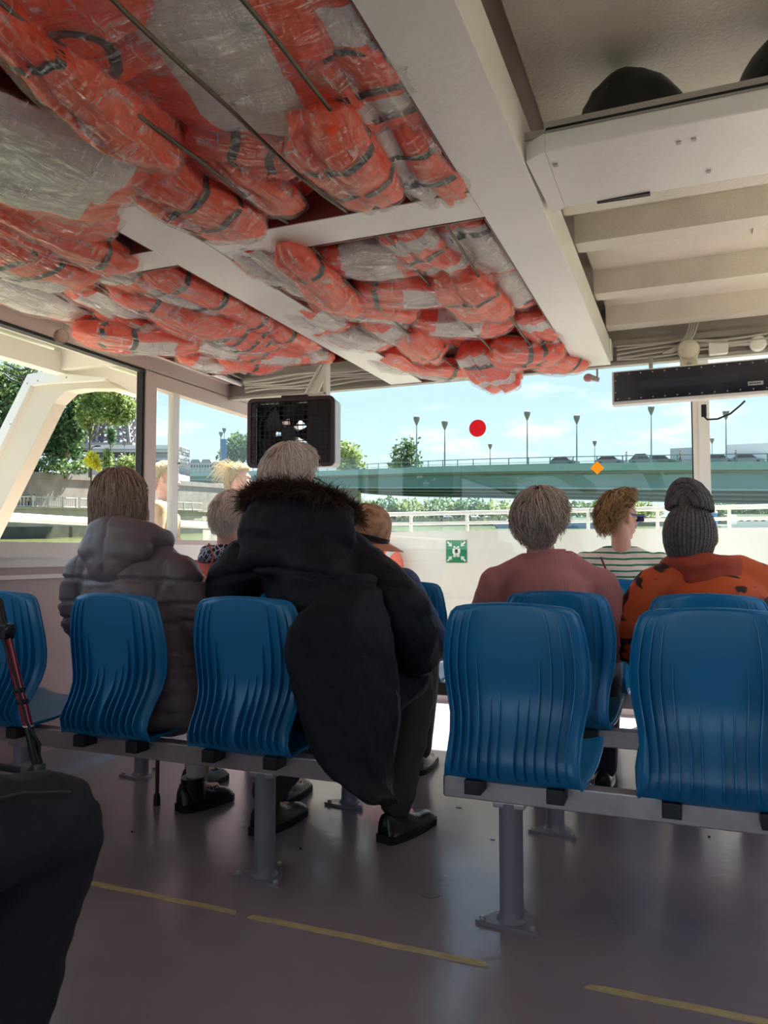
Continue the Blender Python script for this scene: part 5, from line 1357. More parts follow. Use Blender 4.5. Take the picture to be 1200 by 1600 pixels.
# ---------------------------------------------------------------- woman in the orange jacket with the braided bun
m_orange, n, l = node_mat('orange_print_jacket'); b = n['Principled BSDF']; b.inputs['Roughness'].default_value = .75
tc = n.new('ShaderNodeTexCoord'); nz = n.new('ShaderNodeTexNoise'); nz.inputs['Scale'].default_value = 7.2; nz.inputs['Detail'].default_value = 1.5; nz.inputs['Distortion'].default_value = 1.2
mp = n.new('ShaderNodeMapping'); mp.inputs['Location'].default_value = (.4, .2, 1.3); mp.inputs['Scale'].default_value = (.8, 1, 1.3); l.new(tc.outputs['Object'], mp.inputs[0]); l.new(mp.outputs[0], nz.inputs['Vector'])
rp = n.new('ShaderNodeValToRGB'); e = rp.color_ramp.elements; e[0].position = .375; e[0].color = (*sc((46, 26, 22)), 1); e[1].position = .41; e[1].color = (*sc((204, 86, 40)), 1)
l.new(nz.outputs['Fac'], rp.inputs[0]); l.new(rp.outputs[0], b.inputs['Base Color'])
m_rust = mat('rust_hood_lining', (166, 66, 44), .8, bump=.2, bscale=150)
base = Vector((.04, 3.12, 0))
p = thing('person', 'person with grey braids in a bun and an orange jacket with dark blotches', 'person', base)
Mh = HM(1079, 838, 3.12, 14, 8, 0, base); hc = Mh.translation
Jt = sit((.05, 0, .53), (.03, 0, .93), hc-Vector((0, .03, .09)), w=1.1, arms={'elL': (-.27, .05, .70)})
body(p, Jt, Mh, m_skin_d, .98, 1.05)
mb = MB(); limb(mb, [(.05, 0, .46), (.04, -.01, .70), (.03, -.02, .88), (.03, -.01, .97)], [.23, .235, .215, .12], 22, (1, .66))
mb.tube([(-.17, -.01, .925), (-.06, -.015, .965), (.12, -.015, .965), (.23, -.01, .925)], [.07, .08, .08, .07], 12)
for s in 'LR': limb(mb, [Jt['sh'+s]+Vector((0, 0, -.02)), Jt['el'+s], Jt['wr'+s]], [.085, .08, .055], 14)
garment('jacket', p, mb, m_orange, .011, 3, folds(.009, 6, 14, 4.))
mb = MB(); limb(mb, [(-.11, .08, .97), (-.115, .0, 1.0), (-.04, -.075, 1.01), (.06, -.08, 1.0), (.13, -.01, .985), (.12, .07, .96)], [.034, .040, .046, .046, .040, .034], 12)
mb.ball((.03, -.08, .965), (.11, .05, .05), 14, 8)
garment('hood_collar', p, mb, m_rust, .010, 3, folds(.008, 12, 24))
m_braid = mat('grey_braids', (92, 84, 84), .6, var=.3, vscale=60, bump=.8, bscale=150)
rs = np.random.RandomState(5); br = MB()
def braid(pts, r): br.tube(pts, [r*(1+.16*(k % 2)) for k in range(len(pts))], 6)
for row in range(2):
    for j in range(30):
        a = R_(-168+336*j/29+row*5.8); a = a+PI if False else a
        az = PI+a*.80
        pts = []
        for k in range(15):
            t = R_(8+row*6)+(R_(132 if abs(a) < 2.1 else 100)-R_(8+row*6))*k/14
            q = Vector((sin(t)*sin(az)*(.090-.004*row), sin(t)*cos(az)*(.106-.004*row), cos(t)*(.118-.004*row)))+Vector((0, -.012, .004))
            if t > R_(100): q.z -= .02*(t-R_(100))
            pts.append(q)
        braid(pts, .0074)
o = br.build('braids', m_braid, p, True); o.matrix_local = Mh
br = MB()
for lay in range(2):
    for j in range(13):
        y = -.078+.110*j/12; w = math.sqrt(max(.05, 1-((y+.023)/.064)**2)); sc2 = 1-.22*lay; pts = []
        for k in range(18):
            t = k/17; a_ = PI*(1.05-1.15*t)
            x = .070*w*sc2*cos(a_)*(1 if t < .5 else 1.18)-.010; z = .112+.118*w*sc2*max(-.1, sin(a_))*(1-.22*t)
            pts.append(Vector((x+.05*max(0, t-.7), y+.010*sin(t*4+j), z-.05*max(0, t-.8))))
        braid(pts, .0078)
for j in range(4):
    pts = [Vector(((.060-.004*j)*cos(a_)-.002, (.052-.003*j)*sin(a_)-.016, .096+.006*j+.010*sin(a_+1))) for a_ in np.linspace(0, 2*PI, 26)]
    braid(pts, .0066)
br.ball((-.008, -.023, .125), (.056, .05, .075), 14, 10)
o = br.build('braid_bun', m_braid, p, True); o.matrix_local = Mh
m_lens = mat('yellow_lens', (214, 200, 60), .15, trans=.5)
gl = MB().tube([(.03+.028*cos(a), 0, .028*sin(a)) for a in np.linspace(0, 2*PI, 21)], .0022, 6).tube([(-.03+.028*cos(a), 0, .028*sin(a)) for a in np.linspace(0, 2*PI, 21)], .0022, 6).tube([(.057, 0, .01), (.082, -.06, .012), (.084, -.12, .0)], .002, 6).tube([(-.057, 0, .01), (-.082, -.06, .012), (-.084, -.12, .0)], .002, 6).build('glasses', mat('gold_wire', (190, 160, 90), .3, .8), p, True)
gl.matrix_local = Mh @ Matrix.Translation((.02, .105, .0)) @ Matrix.Rotation(R_(-10), 4, 'Z')
for s in (-1, 1): MB().lathe([(.0, -.001), (.027, -.001), (.027, .001), (0, .001)], 20, Matrix.Translation((s*.03, 0, 0)) @ Matrix.Rotation(PI/2, 4, 'X')).build('lens', m_lens, gl)
mb = MB()
for s in 'LR': limb(mb, [Jt['hip'+s], Jt['kn'+s], Jt['an'+s]], [.10, .085, .06], 14)
garment('trousers', p, mb, m_denim_dark, .012, 2)
for s in 'LR': shoe(p, Jt['an'+s], 0, m_leather, m_sole, .25, .10)
# ---------------------------------------------------------------- woman in the striped shirt
m_stripe, n, l = node_mat('green_striped_cotton'); b = n['Principled BSDF']; b.inputs['Roughness'].default_value = .85
tc = n.new('ShaderNodeTexCoord'); sx = n.new('ShaderNodeSeparateXYZ'); l.new(tc.outputs['Object'], sx.inputs[0])
nz = n.new('ShaderNodeTexNoise'); nz.inputs['Scale'].default_value = 5; l.new(tc.outputs['Object'], nz.inputs['Vector'])
zz = nmath(n, l, 'ADD', sx.outputs['Z'], nmath(n, l, 'MULTIPLY', nz.outputs['Fac'], .03))
fr = nmath(n, l, 'FRACT', nmath(n, l, 'MULTIPLY', zz, 30.0)); st = nmath(n, l, 'LESS_THAN', fr, .30)
mx = n.new('ShaderNodeMixRGB'); mx.inputs[1].default_value = (*sc((232, 222, 212)), 1); mx.inputs[2].default_value = (*sc((32, 124, 86)), 1)
l.new(st, mx.inputs[0]); l.new(mx.outputs[0], b.inputs['Base Color'])
base = Vector((-.37, 4.55, 0))
p = thing('person', 'person with short brown blond hair and sunglasses in a green striped shirt', 'person', base)
Mh = HM(970, 809, 4.55, 42, 4, 0, base); hc = Mh.translation
Jt = sit((0, 0, .53), (0, -.02, 1.0), hc-Vector((0, .03, .10)), w=1.08, arms={'elR': (.30, .12, .78), 'wrR': (.24, .34, .70)}, legs={'knL': (-.12, .42, .53), 'anL': (-.12, .36, .11), 'anR': (.10, .40, .11)})
body(p, Jt, Mh, m_skin, 1.0, 1.05)
mb = MB(); limb(mb, [(0, 0, .50), (0, -.01, .74), (0, -.02, .94), (0, -.02, 1.05)], [.205, .205, .195, .095], 22, (1, .66))
mb.tube([(-.19, -.02, .985), (-.08, -.02, 1.025), (.08, -.02, 1.025), (.19, -.02, .985)], [.06, .07, .07, .06], 12)
for s in 'LR': limb(mb, [Jt['sh'+s]+Vector((0, 0, -.01)), Jt['sh'+s].lerp(Jt['el'+s], .8), Jt['sh'+s].lerp(Jt['el'+s], 1.0)], [.075, .07, .06], 14)
garment('striped_shirt', p, mb, m_stripe, .011, 3, folds(.006))
m_hairs = hairmat('hair_brown_blond', [(52, 34, 24), (196, 158, 110), (104, 74, 52)])
hair(p, Mh, m_hairs, 2200, (.100, .112, .124), (0, -.014, .018), std_ends(50, 80, 120), rad=.0022, wave=.026, lift=.045, seed=15, crown_back=.3)
MB().tube([(-.10, -.135, 1.03), (-.06, -.158, .93), (.0, -.165, .80), (.06, -.16, .68)], .006, 8).build('bag_strap', mat('dark_red_strap', (112, 34, 40), .5), p, True)
sg = MB().rbox(.004, .060, -.004, .004, -.022, .022, .003).rbox(-.060, -.004, -.004, .004, -.022, .022, .003).box(.058, .064, -.11, .0, .004, .016).box(-.064, -.058, -.11, .0, .004, .016).build('sunglasses', mat('blue_tinted_plastic', (58, 52, 110), .15), p)
sg.matrix_local = Mh @ Matrix.Translation((0, .103, .006)) @ Matrix.Diagonal((1.25, 1, 1, 1))
mb = MB()
for s in 'LR': limb(mb, [Jt['hip'+s], Jt['kn'+s], Jt['an'+s]], [.10, .085, .06], 14)
garment('trousers', p, mb, m_trouser2, .012, 2)
for s in 'LR': shoe(p, Jt['an'+s], 0, mat('grey_canvas_shoe', (120, 112, 112), .8), mat('pale_sole', (206, 204, 198), .7), .25, .09, 0, True)
# ---------------------------------------------------------------- two women standing on the side deck
def standing(px, py, y, turn, label, cloth, m_h, hair_fn, skin, base_x=None):
    hcw = aty(px, py, y); base = Vector((hcw.x, y, 0.005))
    p = thing('person', label, 'person', base)
    Mh = HM(px, py, y, turn, 0, 0, base); hc = Mh.translation; k = (hc.z+.12)/1.70
    rot = Matrix.Rotation(R_(-turn), 3, 'Z')
    V = lambda x, y_, z: rot @ Vector((x*k, y_*k, z*k))
    J_ = {'hip': V(0, 0, .92), 'sh': V(0, -.01, 1.36), 'neck': V(0, .0, 1.44)}
    for s, nme in ((-1, 'L'), (1, 'R')):
        J_['hip'+nme] = V(s*.09, 0, .90); J_['kn'+nme] = V(s*.10, .02, .50); J_['an'+nme] = V(s*.10, 0, .10)
        J_['sh'+nme] = V(s*.175, -.01, 1.36); J_['el'+nme] = V(s*.23, .0, 1.09); J_['wr'+nme] = V(s*.20, .20, .96)
    body(p, J_, Mh, skin, .98)
    mb = MB(); limb(mb, [V(0, 0, .84), V(0, 0, 1.05), V(0, -.01, 1.28), V(0, 0, 1.39)], [.17*k, .165*k, .175*k, .08*k], 20, (1, .72))
    mb.tube([V(-.165, -.01, 1.345), V(0, -.01, 1.39), V(.165, -.01, 1.345)], [.05, .062, .05], 12)
    for s in 'LR': limb(mb, [J_['sh'+s], J_['el'+s], J_['wr'+s]], [.06, .055, .042], 12)
    garment('blouse', p, mb, cloth, .012, 3, folds(.006))
    mb = MB()
    for s in 'LR': limb(mb, [J_['hip'+s], J_['kn'+s], J_['an'+s]], [.105, .078, .055], 14)
    mb.ball(J_['hip'], (.15, .13, .10), 14, 8)
    garment('trousers', p, mb, m_denim, .012, 2)
    for s in 'LR': shoe(p, J_['an'+s], turn, m_leather, m_sole, .25, .09)
    hair_fn(p, Mh)
    return p
m_tan = mat('tan_blouse_cloth', (206, 170, 134), .8, bump=.2, bscale=90)
m_beige = mat('pale_beige_cloth', (216, 200, 180), .8)
m_blond = hairmat('hair_blond', [(140, 104, 58), (240, 216, 160), (206, 172, 110)])
def tied(p, Mh):
    hair(p, Mh, m_blond, 1500, (.088, .108, .118), (0, -.010, .02), std_ends(60, 98, 126), rad=.0018, wave=.005, lift=.010, seed=21, crown_back=.35)
    mb = MB(); limb(mb, [(0, -.10, -.03), (0, -.125, -.06), (0, -.11, -.10)], [.03, .036, .02], 12)
    o = garment('hair_knot', p, mb, mat('blond_knot', (206, 172, 110), .5, var=.2, vscale=80, stretch=(1, 1, .2)), .006, 1); o.matrix_local = Mh
standing(258, 749, 4.75, 62, 'person with tied back blond hair in a tan blouse outside the side window', m_tan, None, tied, m_skin)
def blown(p, Mh):
    hair(p, Mh, m_blond, 1700, (.092, .110, .120), (0, -.012, .018), std_ends(60, 100, 132), rad=.0018, wave=.012, lift=.02, seed=23, crown_back=.2)
    rs = np.random.RandomState(4); n_ = 150; u = np.linspace(0, 1, 12)[None, :]
    st = np.stack([rs.uniform(-.05, .06, n_), rs.uniform(-.08, .06, n_), rs.uniform(.04, .13, n_)], -1)
    L = rs.uniform(.08, .20, n_)[:, None]; drop = rs.uniform(-.02, .17, n_)[:, None]
    wd = (Mh.to_3x3().inverted() @ Vector((-.9, -.25, .1))).normalized()
    P = st[:, None, :]+np.array(wd)[None, None, :]*(L*u)[..., None]
    P[..., 2] += .035*np.sin(u*PI*.9)-drop*u**2+.012*np.sin(u*9+rs.uniform(0, 6, n_)[:, None])
    o = obj('loose_hair', strands_mesh('loose_hair', P, np.full(n_, .0018), np.clip(rs.normal(.6, .25, n_), 0, 1)), m_blond, p, 'all'); o.matrix_local = Mh
standing(374, 752, 5.35, 75, 'person with wind blown blond hair outside the side window', m_beige, None, blown, m_skin)
# ---------------------------------------------------------------- neighbour whose knee shows at the lower left
base = Vector((-1.40, .62, 0))
p = thing('person', 'person in dark jeans whose knee shows at the lower left', 'person', base)
Mh = Matrix.Translation((0, .02, 1.27))
Jt = sit((0, 0, .53), (0, -.02, 1.0), (0, -.02, 1.10), arms={'wrR': (.05, .22, .72), 'wrL': (-.1, .22, .72)}, legs={'knR': (.225, .55, .53), 'anR': (.170, .50, .11), 'knL': (-.14, .45, .53)})
body(p, Jt, Mh, m_skin, 1., 1.05)
mb = MB()
limb(mb, [(.09, .0, .53), (.17, .30, .535), Jt['knR']+Vector((0, 0, -.01)), (.182, .555, .34), Jt['anR']+Vector((-.01, 0, .0))], [.12, .105, .094, .082, .078], 20)
limb(mb, [(-.09, .0, .53), Jt['knL'], Jt['anL']], [.115, .09, .07], 16)
mb.ball((0, -.02, .54), (.18, .14, .12), 14, 8)
def jean(co, no): 
    return .012*(.3-np.abs(nz3(co, (5, 9, 16), 2.)))+.004*nz3(co, (22, 22, 30), 4.)
garment('jeans', p, mb, m_denim_dark, .009, 2, jean)
MB().tube([(.22, .05, .625), (.26, .25, .63), (.285, .42, .625), (.30, .52, .60)], .0025, 6).build('seam_stitching', mat('jeans_thread', (60, 56, 60), .7), p)
mb = MB(); limb(mb, [(0, 0, .52), (0, -.01, .76), (0, -.02, .96), (0, -.02, 1.05)], [.20, .20, .19, .09], 20, (1, .66))
mb.tube([(-.18, -.02, .97), (0, -.02, 1.02), (.18, -.02, .97)], [.06, .07, .06], 12)
for s in 'LR': limb(mb, [Jt['sh'+s], Jt['el'+s], Jt['wr'+s]], [.07, .062, .048], 14)
garment('dark_jumper', p, mb, m_trouser2, .014, 3)
hair(p, Mh, m_hairg, 600, ends=std_ends(), seed=30)
for s in 'LR': shoe(p, Jt['an'+s], 5, m_leather, m_sole, .28, .10)
seat(-1.40, .42, 'blue seat of the person in dark jeans')
bench(-2.78, -1.05, .465, (-1.31, -2.37), 'metal frame of the seat row of the person in dark jeans')
# ================================================================== the river and the city, built in the river's level frame
def ext(o, loc=(0, 0, 0), rz=0):
    o.matrix_world = EM @ TR(loc, rz); return o
def ething(name, label, cat, loc, rz=0, group=None): return thing(name, label, cat, group=group, M=EM @ TR(loc, rz))
m_water, n, l = node_mat('river_water'); b = n['Principled BSDF']; b.inputs['Base Color'].default_value = (*sc((92, 100, 62)), 1); b.inputs['Roughness'].default_value = .12
tc = n.new('ShaderNodeTexCoord'); nz = n.new('ShaderNodeTexNoise'); nz.inputs['Scale'].default_value = .9; nz.inputs['Detail'].default_value = 5; l.new(tc.outputs['Object'], nz.inputs['Vector'])
bp = n.new('ShaderNodeBump'); bp.inputs['Strength'].default_value = .9; bp.inputs['Distance'].default_value = .3; l.new(nz.outputs['Fac'], bp.inputs['Height']); l.new(bp.outputs[0], b.inputs['Normal'])
o = MB().box(-600, 600, -200, 1500, -.6, 0).build('river', m_water); ext(o, (0, 0, WATER_Z)); tag(o, 'green river water beyond the side deck', 'water', kind='stuff')
m_stone = mat('quay_stone', (150, 144, 130), .85, var=.18, vscale=.35, bump=.3, bscale=3, det=8)
m_stone2 = mat('old_parapet_stone', (104, 100, 94), .85, var=.22, vscale=.5, bump=.4, bscale=4, det=8)
m_algae = mat('wet_quay_stone', (60, 62, 50), .6, var=.3, vscale=.8, det=8)
Q = [(-170, 70), (-90, 86), (-45, 96), (-32, 135), (-22, 190), (-12, 260), (10, 420)]
def wall(path, z0, z1, th, name, m, label=None, cat='embankment', parent=None):
    P = [Vector((x, y, 0)) for x, y in path]; rows = []
    for i, p in enumerate(P):
        t = (P[min(i+1, len(P)-1)]-P[max(i-1, 0)]).normalized(); nr = Vector((-t.y, t.x, 0))
        a, c = (z0[i] if hasattr(z0, '__len__') else z0), (z1[i] if hasattr(z1, '__len__') else z1)
        rows.append([(p.x, p.y, a), (p.x, p.y, c), (p.x+nr.x*th, p.y+nr.y*th, c), (p.x+nr.x*th, p.y+nr.y*th, a)])
    mb = MB().grid(rows, True); k = len(rows); mb.f.append((0, 1, 2, 3)); mb.f.append(((k-1)*4+3, (k-1)*4+2, (k-1)*4+1, (k-1)*4))
    o = mb.build(name, m, parent)
    if parent is None: ext(o); tag(o, label, cat)
    return o
def offset(path, d, dx=0):
    P = [Vector((x, y, 0)) for x, y in path]; r = []
    for i, p in enumerate(P):
        t = (P[min(i+1, len(P)-1)]-P[max(i-1, 0)]).normalized(); nr = Vector((-t.y, t.x, 0)); q = p+nr*d; r.append((q.x, q.y))
    return r
qu = ething('stone_quay', 'low stone quay along the left bank with a dark wet foot', 'quay', (0, 0, 0))
wall(Q, WATER_Z-.3, -.9, 12, 'wet_foot', m_algae, parent=qu); wall(offset(Q, .15), -.9, 1.35, 12, 'quay_face', m_stone, parent=qu); wall(offset(Q, -.05), 1.35, 1.6, 12, 'coping', m_stone, parent=qu)
for k in range(4):
    x, y = Q[2][0]-8-14*k, Q[2][1]-1.8-3.1*k
    MB().box(x-.4, x+.4, y-.5, y, WATER_Z-.3, 1.2).build('fender_pile', m_algae, qu)
Q2 = offset(Q, 11)
uw = ething('stone_embankment', 'tall old stone embankment behind the left quay', 'embankment', (0, 0, 0))
wall(Q2, 1.2, [4.6, 5.6, 5.9, 6.6, 7.4, 8.2, 9], 6, 'wall_face', m_stone2, parent=uw)
wall(offset(Q2, -.3), [4.6, 5.6, 5.9, 6.6, 7.4, 8.2, 9], [5.4, 6.5, 6.8, 7.5, 8.3, 9, 9.6], 1.0, 'parapet', m_stone2, parent=uw)
wall(offset(Q2[:3], -2.4), 1.4, [3.6, 3.8, 4.6], 1.6, 'ramp_wall', m_stone, parent=uw)
wall(offset(Q2, 6), 2, [4.0, 5.0, 5.6, 6.2, 7.0, 7.8, 8.6], 160, 'street_level', mat('street_ground', (84, 88, 70), .9), parent=uw)
# quay railing with balusters
m_rail = mat('pale_railing_paint', (168, 168, 164), .6)
qr = ething('quay_railing', 'pale baluster railing along the left quay', 'railing', (0, 0, 0))
P0 = Vector((-75, 90.5, 1.6)); P1 = Vector((-44.5, 96.6, 1.6)); P2 = Vector((-32, 134, 1.6))
for a, c in ((P0, P1), (P1, P2)):
    for z in (.12, 1.3): MB().tube([a+Vector((0, 0, z)), c+Vector((0, 0, z))], .07, 6).build('rail_bar', m_rail, qr)
k = 0
for a, c in ((P0, P1), (P1, P2)):
    L = (c-a).length
    for i in range(int(L/2.6)):
        q = a.lerp(c, i*2.6/L); MB().box(q.x-.09, q.x+.09, q.y-.09, q.y+.09, q.z, q.z+1.45).build('post', m_rail, qr)
bal = MB()
for a, c in ((P0, P1), (P1, P2)):
    L = (c-a).length
    for i in range(int(L/.4)): q = a.lerp(c, i*.4/L); bal.box(q.x-.03, q.x+.03, q.y-.03, q.y+.03, q.z+.1, q.z+1.3)
o = bal.build('balusters', m_rail, qr); o['kind'] = 'stuff'
# ------------------------------------------------------------------ trees
m_bark = mat('bark', (92, 82, 70), .9, var=.2, vscale=2)
def leafmat(name, c1, c2):
    m, n, l = node_mat(name); b = n['Principled BSDF']; at = n.new('ShaderNodeAttribute'); at.attribute_name = 'hv'
    rp = n.new('ShaderNodeValToRGB'); rp.color_ramp.elements[0].color = (*sc(c1), 1); rp.color_ramp.elements[1].color = (*sc(c2), 1)
    l.new(at.outputs['Fac'], rp.inputs[0]); l.new(rp.outputs[0], b.inputs['Base Color']); b.inputs['Roughness'].default_value = .6
    tl = n.new('ShaderNodeBsdfTranslucent'); l.new(rp.outputs[0], tl.inputs[0]); ms = n.new('ShaderNodeMixShader'); ms.inputs[0].default_value = .35
    out = n['Material Output']; l.new(b.outputs[0], ms.inputs[1]); l.new(tl.outputs[0], ms.inputs[2]); l.new(ms.outputs[0], out.inputs[0]); return m
lf_mid = leafmat('leaves_mid_green', (52, 76, 42), (112, 138, 82)); lf_dark = leafmat('leaves_dark_green', (42, 68, 44), (92, 124, 76)); lf_light = leafmat('leaves_light_green', (92, 110, 58), (152, 168, 104)); lf_yellow = leafmat('leaves_yellow', (190, 180, 40), (236, 226, 70))
def foliage(parent, lumps, n_, size, m, seed):
    rs = np.random.RandomState(seed); L = np.array(lumps); w = L[:, 3]*L[:, 4]; w = w/w.sum()
    k = rs.choice(len(L), n_, p=w); d = rs.normal(0, 1, (n_, 3)); d /= np.linalg.norm(d, axis=1, keepdims=True)
    r = rs.uniform(.25, 1, n_)**.4
    c = L[k, :3]+d*r[:, None]*np.stack([L[k, 3], L[k, 3], L[k, 4]], -1)
    c += rs.normal(0, size*.8, c.shape)
    a = rs.normal(0, 1, (n_, 3)); a /= np.linalg.norm(a, axis=1, keepdims=True); b_ = np.cross(a, rs.normal(0, 1, (n_, 3))); b_ /= np.linalg.norm(b_, axis=1, keepdims=True)
    s_ = (size*rs.uniform(.5, 1.2, n_))[:, None]
    V = np.stack([c-a*s_, c+b_*s_*.5, c+a*s_, c-b_*s_*.5], 1).reshape(-1, 3); F = np.arange(n_*4).reshape(-1, 4)
    me = bpy.data.meshes.new('foliage'); me.from_pydata(V.tolist(), [], F.tolist()); me.update()
    at = me.attributes.new('hv', 'FLOAT', 'POINT'); at.data.foreach_set('value', np.repeat(rs.uniform(0, 1, n_), 4).astype('f'))
    return obj('foliage', me, m, parent)
def tree(px, base_py, D, h, lumps, m, label, n_=2200, size=.35, seed=1, trunk=.25, cat='tree', group='trees on the banks', lean=0):
    """lumps in metres relative to the foot: (x, y, z, rx, rz)"""
    c = epx(px, base_py, D); t = ething('tree', label, cat, c, group=group)
    if trunk:
        mb = MB().tube([(0, 0, -1), (lean*.3, 0, h*.35), (lean, 0, h*.8)], [trunk, trunk*.8, trunk*.35], 8)
        for (x, y, z, rx, rz) in lumps[:6]: mb.tube([(lean*.4, 0, h*.35), (x*.5, y*.5, (h*.35+z)/2), (x, y, z)], [trunk*.5, trunk*.3, trunk*.12], 5)
        mb.build('trunk', m_bark, t, True)
    foliage(t, lumps, n_, size, m, seed); return t
def lum(px, py, rx, rz, px0, py0, D, dy=0): k = D/FPX; return ((px-px0)*k, dy, (py0-py)*k, rx*k, rz*k)
def T(px0, py0, D, L, m, label, **kw):
    lumps = [lum(a, b_, c, d, px0, py0, D, dy=random.Random(int(a*7+b_)).uniform(-1, 1)*c*D/FPX*.7) for a, b_, c, d in L]
    return tree(px0, py0, D, (py0-min(b_ for a, b_, c, d in L))*D/FPX, lumps, m, label, **kw)
T(12, 742, 118, [(5, 590, 30, 28), (35, 625, 24, 26), (-12, 640, 26, 34), (22, 670, 26, 26), (0, 700, 28, 24), (45, 590, 16, 18), (-30, 600, 30, 30)], lf_mid, 'tall green tree at the left edge behind the leaning strut', n_=5200, size=.5, seed=1, trunk=.45)
T(103, 738, 116, [(100, 640, 24, 26), (85, 670, 16, 22), (118, 668, 20, 26), (98, 700, 24, 18), (122, 618, 16, 14), (82, 700, 14, 16)], lf_dark, 'dark dense tree right of the leaning strut', n_=4600, size=.42, seed=2, trunk=.4)
T(140, 735, 108, [(150, 622, 24, 18), (178, 618, 24, 16), (198, 640, 17, 20), (160, 645, 24, 14), (133, 645, 16, 24), (188, 655, 16, 9), (150, 600, 24, 16)], lf_light, 'sunlit light green branches in front of the iron tower', n_=5200, size=.36, seed=3, trunk=.2)
T(143, 737, 104, [(145, 718, 9, 9), (150, 728, 6, 6)], lf_yellow, 'small yellow bush on the embankment', n_=420, size=.3, seed=4, trunk=.06, cat='bush')
T(168, 737, 104, [(168, 712, 5, 10), (168, 724, 5, 10)], lf_light, 'slender young tree right of the yellow bush', n_=380, size=.3, seed=5, trunk=.06)
T(205, 737, 106, [(200, 722, 14, 9), (214, 725, 12, 9), (192, 728, 8, 6)], lf_light, 'low sunlit shrubs below the grey terraced building', n_=700, size=.32, seed=6, trunk=.1, cat='bush')
T(60, 742, 112, [(40, 728, 22, 10), (75, 726, 20, 12), (15, 726, 24, 12), (105, 730, 18, 8), (128, 730, 12, 9), (-15, 728, 20, 10)], lf_mid, 'long low hedge on top of the embankment wall', n_=2200, size=.34, seed=41, trunk=.1, cat='bush')
T(172, 702, 150, [(173, 683, 4, 10), (173, 672, 6, 5)], lf_dark, 'small tree standing between the tower legs', n_=260, size=.4, seed=7, trunk=.12)
T(250, 742, 170, [(245, 718, 16, 12), (262, 722, 12, 9)], lf_mid, 'green tree top behind the tied back blond head', n_=700, size=.6, seed=8)
T(378, 745, 200, [(378, 700, 22, 22), (360, 712, 16, 14), (395, 705, 18, 20), (372, 688, 12, 10)], lf_mid, 'round green tree left of the box fan', n_=1500, size=.7, seed=9)
T(545, 750, 215, [(545, 708, 17, 16), (556, 716, 12, 10), (535, 704, 12, 14), (545, 728, 18, 12), (562, 730, 12, 8)], lf_light, 'green tree top just right of the box fan', n_=1100, size=.7, seed=10)
T(632, 750, 215, [(632, 702, 12, 14), (622, 712, 12, 10), (642, 698, 9, 12), (648, 714, 10, 8), (630, 726, 16, 12), (645, 730, 14, 10), (618, 730, 12, 10)], lf_dark, 'dark tree top behind the bridge railing', n_=1000, size=.7, seed=11)
rnd = random.Random(3)
for i, px in enumerate((560, 600, 640, 690, 735, 780, 905, 950, 1000, 1125, 1165, 1200, 1240)):
    h = rnd.uniform(18, 30)
    T(px, 812, 270, [(px, 806-h*.55, 24, h*.62), (px+18, 806-h*.3, 18, h*.45), (px-16, 806-h*.35, 18, h*.5)], (lf_mid, lf_dark, lf_light)[i % 3],
      ['dark tree under the left end of the bridge', 'green tree seen under the bridge beside the fur trim', 'dense tree under the bridge above the bow railing', 'light tree under the middle of the bridge', 'green tree under the bridge left of the pink sweater', 'pale tree under the bridge just left of the grey hair', 'bushy tree under the bridge right of the grey hair', 'dark tree under the bridge behind the striped shirt', 'light tree under the bridge left of the bun', 'green tree right of the mullion under the bridge', 'dark tree above the moored white boat', 'light tree at the right edge under the bridge', 'green tree past the right edge of the bridge view'][i], n_=620, size=.9, seed=20+i, trunk=.4)
# far bank under the bridge
fb = wall([(-20, 300), (40, 300), (110, 285), (260, 260)], WATER_Z-.3, 1.0, 60, 'far_embankment', m_stone, 'pale far embankment seen under the bridge')
# ------------------------------------------------------------------ terraced building and the iron tower
m_conc = mat('grey_concrete', (168, 168, 168), .8, var=.08, vscale=.4); m_win = mat('dark_window', (52, 58, 68), .15)
c0 = epx(128, 738, 150); bl = ething('terraced_building', 'grey building with long horizontal concrete bands on the embankment', 'building', c0)
k = 150/FPX
for i, (y0, y1, dy, x1) in enumerate(((692, 699, 4, 140), (701, 705, 2, 140), (706, 713, 3.4, 140), (714, 719, 2, 140), (721, 726, 1.2, 140), (728, 732, .6, 140), (734, 760, 0, 140))):
    MB().box((2+i*.4)*k, x1*k, dy, 14, (738-y1)*k, (738-y0)*k).build('band', m_conc, bl)
MB().box(4*k, 140*k, 5.2, 14, 0, (738-693)*k).build('core', m_win, bl)
for i in range(16):
    MB().box((6+i*6)*k, (9.5+i*6)*k, 3.2, 3.5, (738-712)*k, (738-707)*k).build('window', m_win, bl)
m_iron = mat('hazy_iron', (132, 128, 134), .7)  # distance haze put into a paler iron colour
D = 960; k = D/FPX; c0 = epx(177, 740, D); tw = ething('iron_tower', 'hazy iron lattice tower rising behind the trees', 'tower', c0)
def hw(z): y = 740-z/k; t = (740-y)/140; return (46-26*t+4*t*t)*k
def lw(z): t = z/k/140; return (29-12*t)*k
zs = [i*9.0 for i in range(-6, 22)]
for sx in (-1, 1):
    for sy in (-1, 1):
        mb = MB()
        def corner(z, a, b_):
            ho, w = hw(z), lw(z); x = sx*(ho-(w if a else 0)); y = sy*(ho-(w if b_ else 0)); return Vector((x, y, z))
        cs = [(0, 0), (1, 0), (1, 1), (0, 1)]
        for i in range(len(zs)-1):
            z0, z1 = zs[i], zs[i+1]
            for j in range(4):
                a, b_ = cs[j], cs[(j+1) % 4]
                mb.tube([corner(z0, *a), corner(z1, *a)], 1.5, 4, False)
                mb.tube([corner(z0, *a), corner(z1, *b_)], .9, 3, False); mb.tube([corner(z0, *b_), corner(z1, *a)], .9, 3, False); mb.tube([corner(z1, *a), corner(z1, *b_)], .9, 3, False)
        mb.build('leg', m_iron, tw)
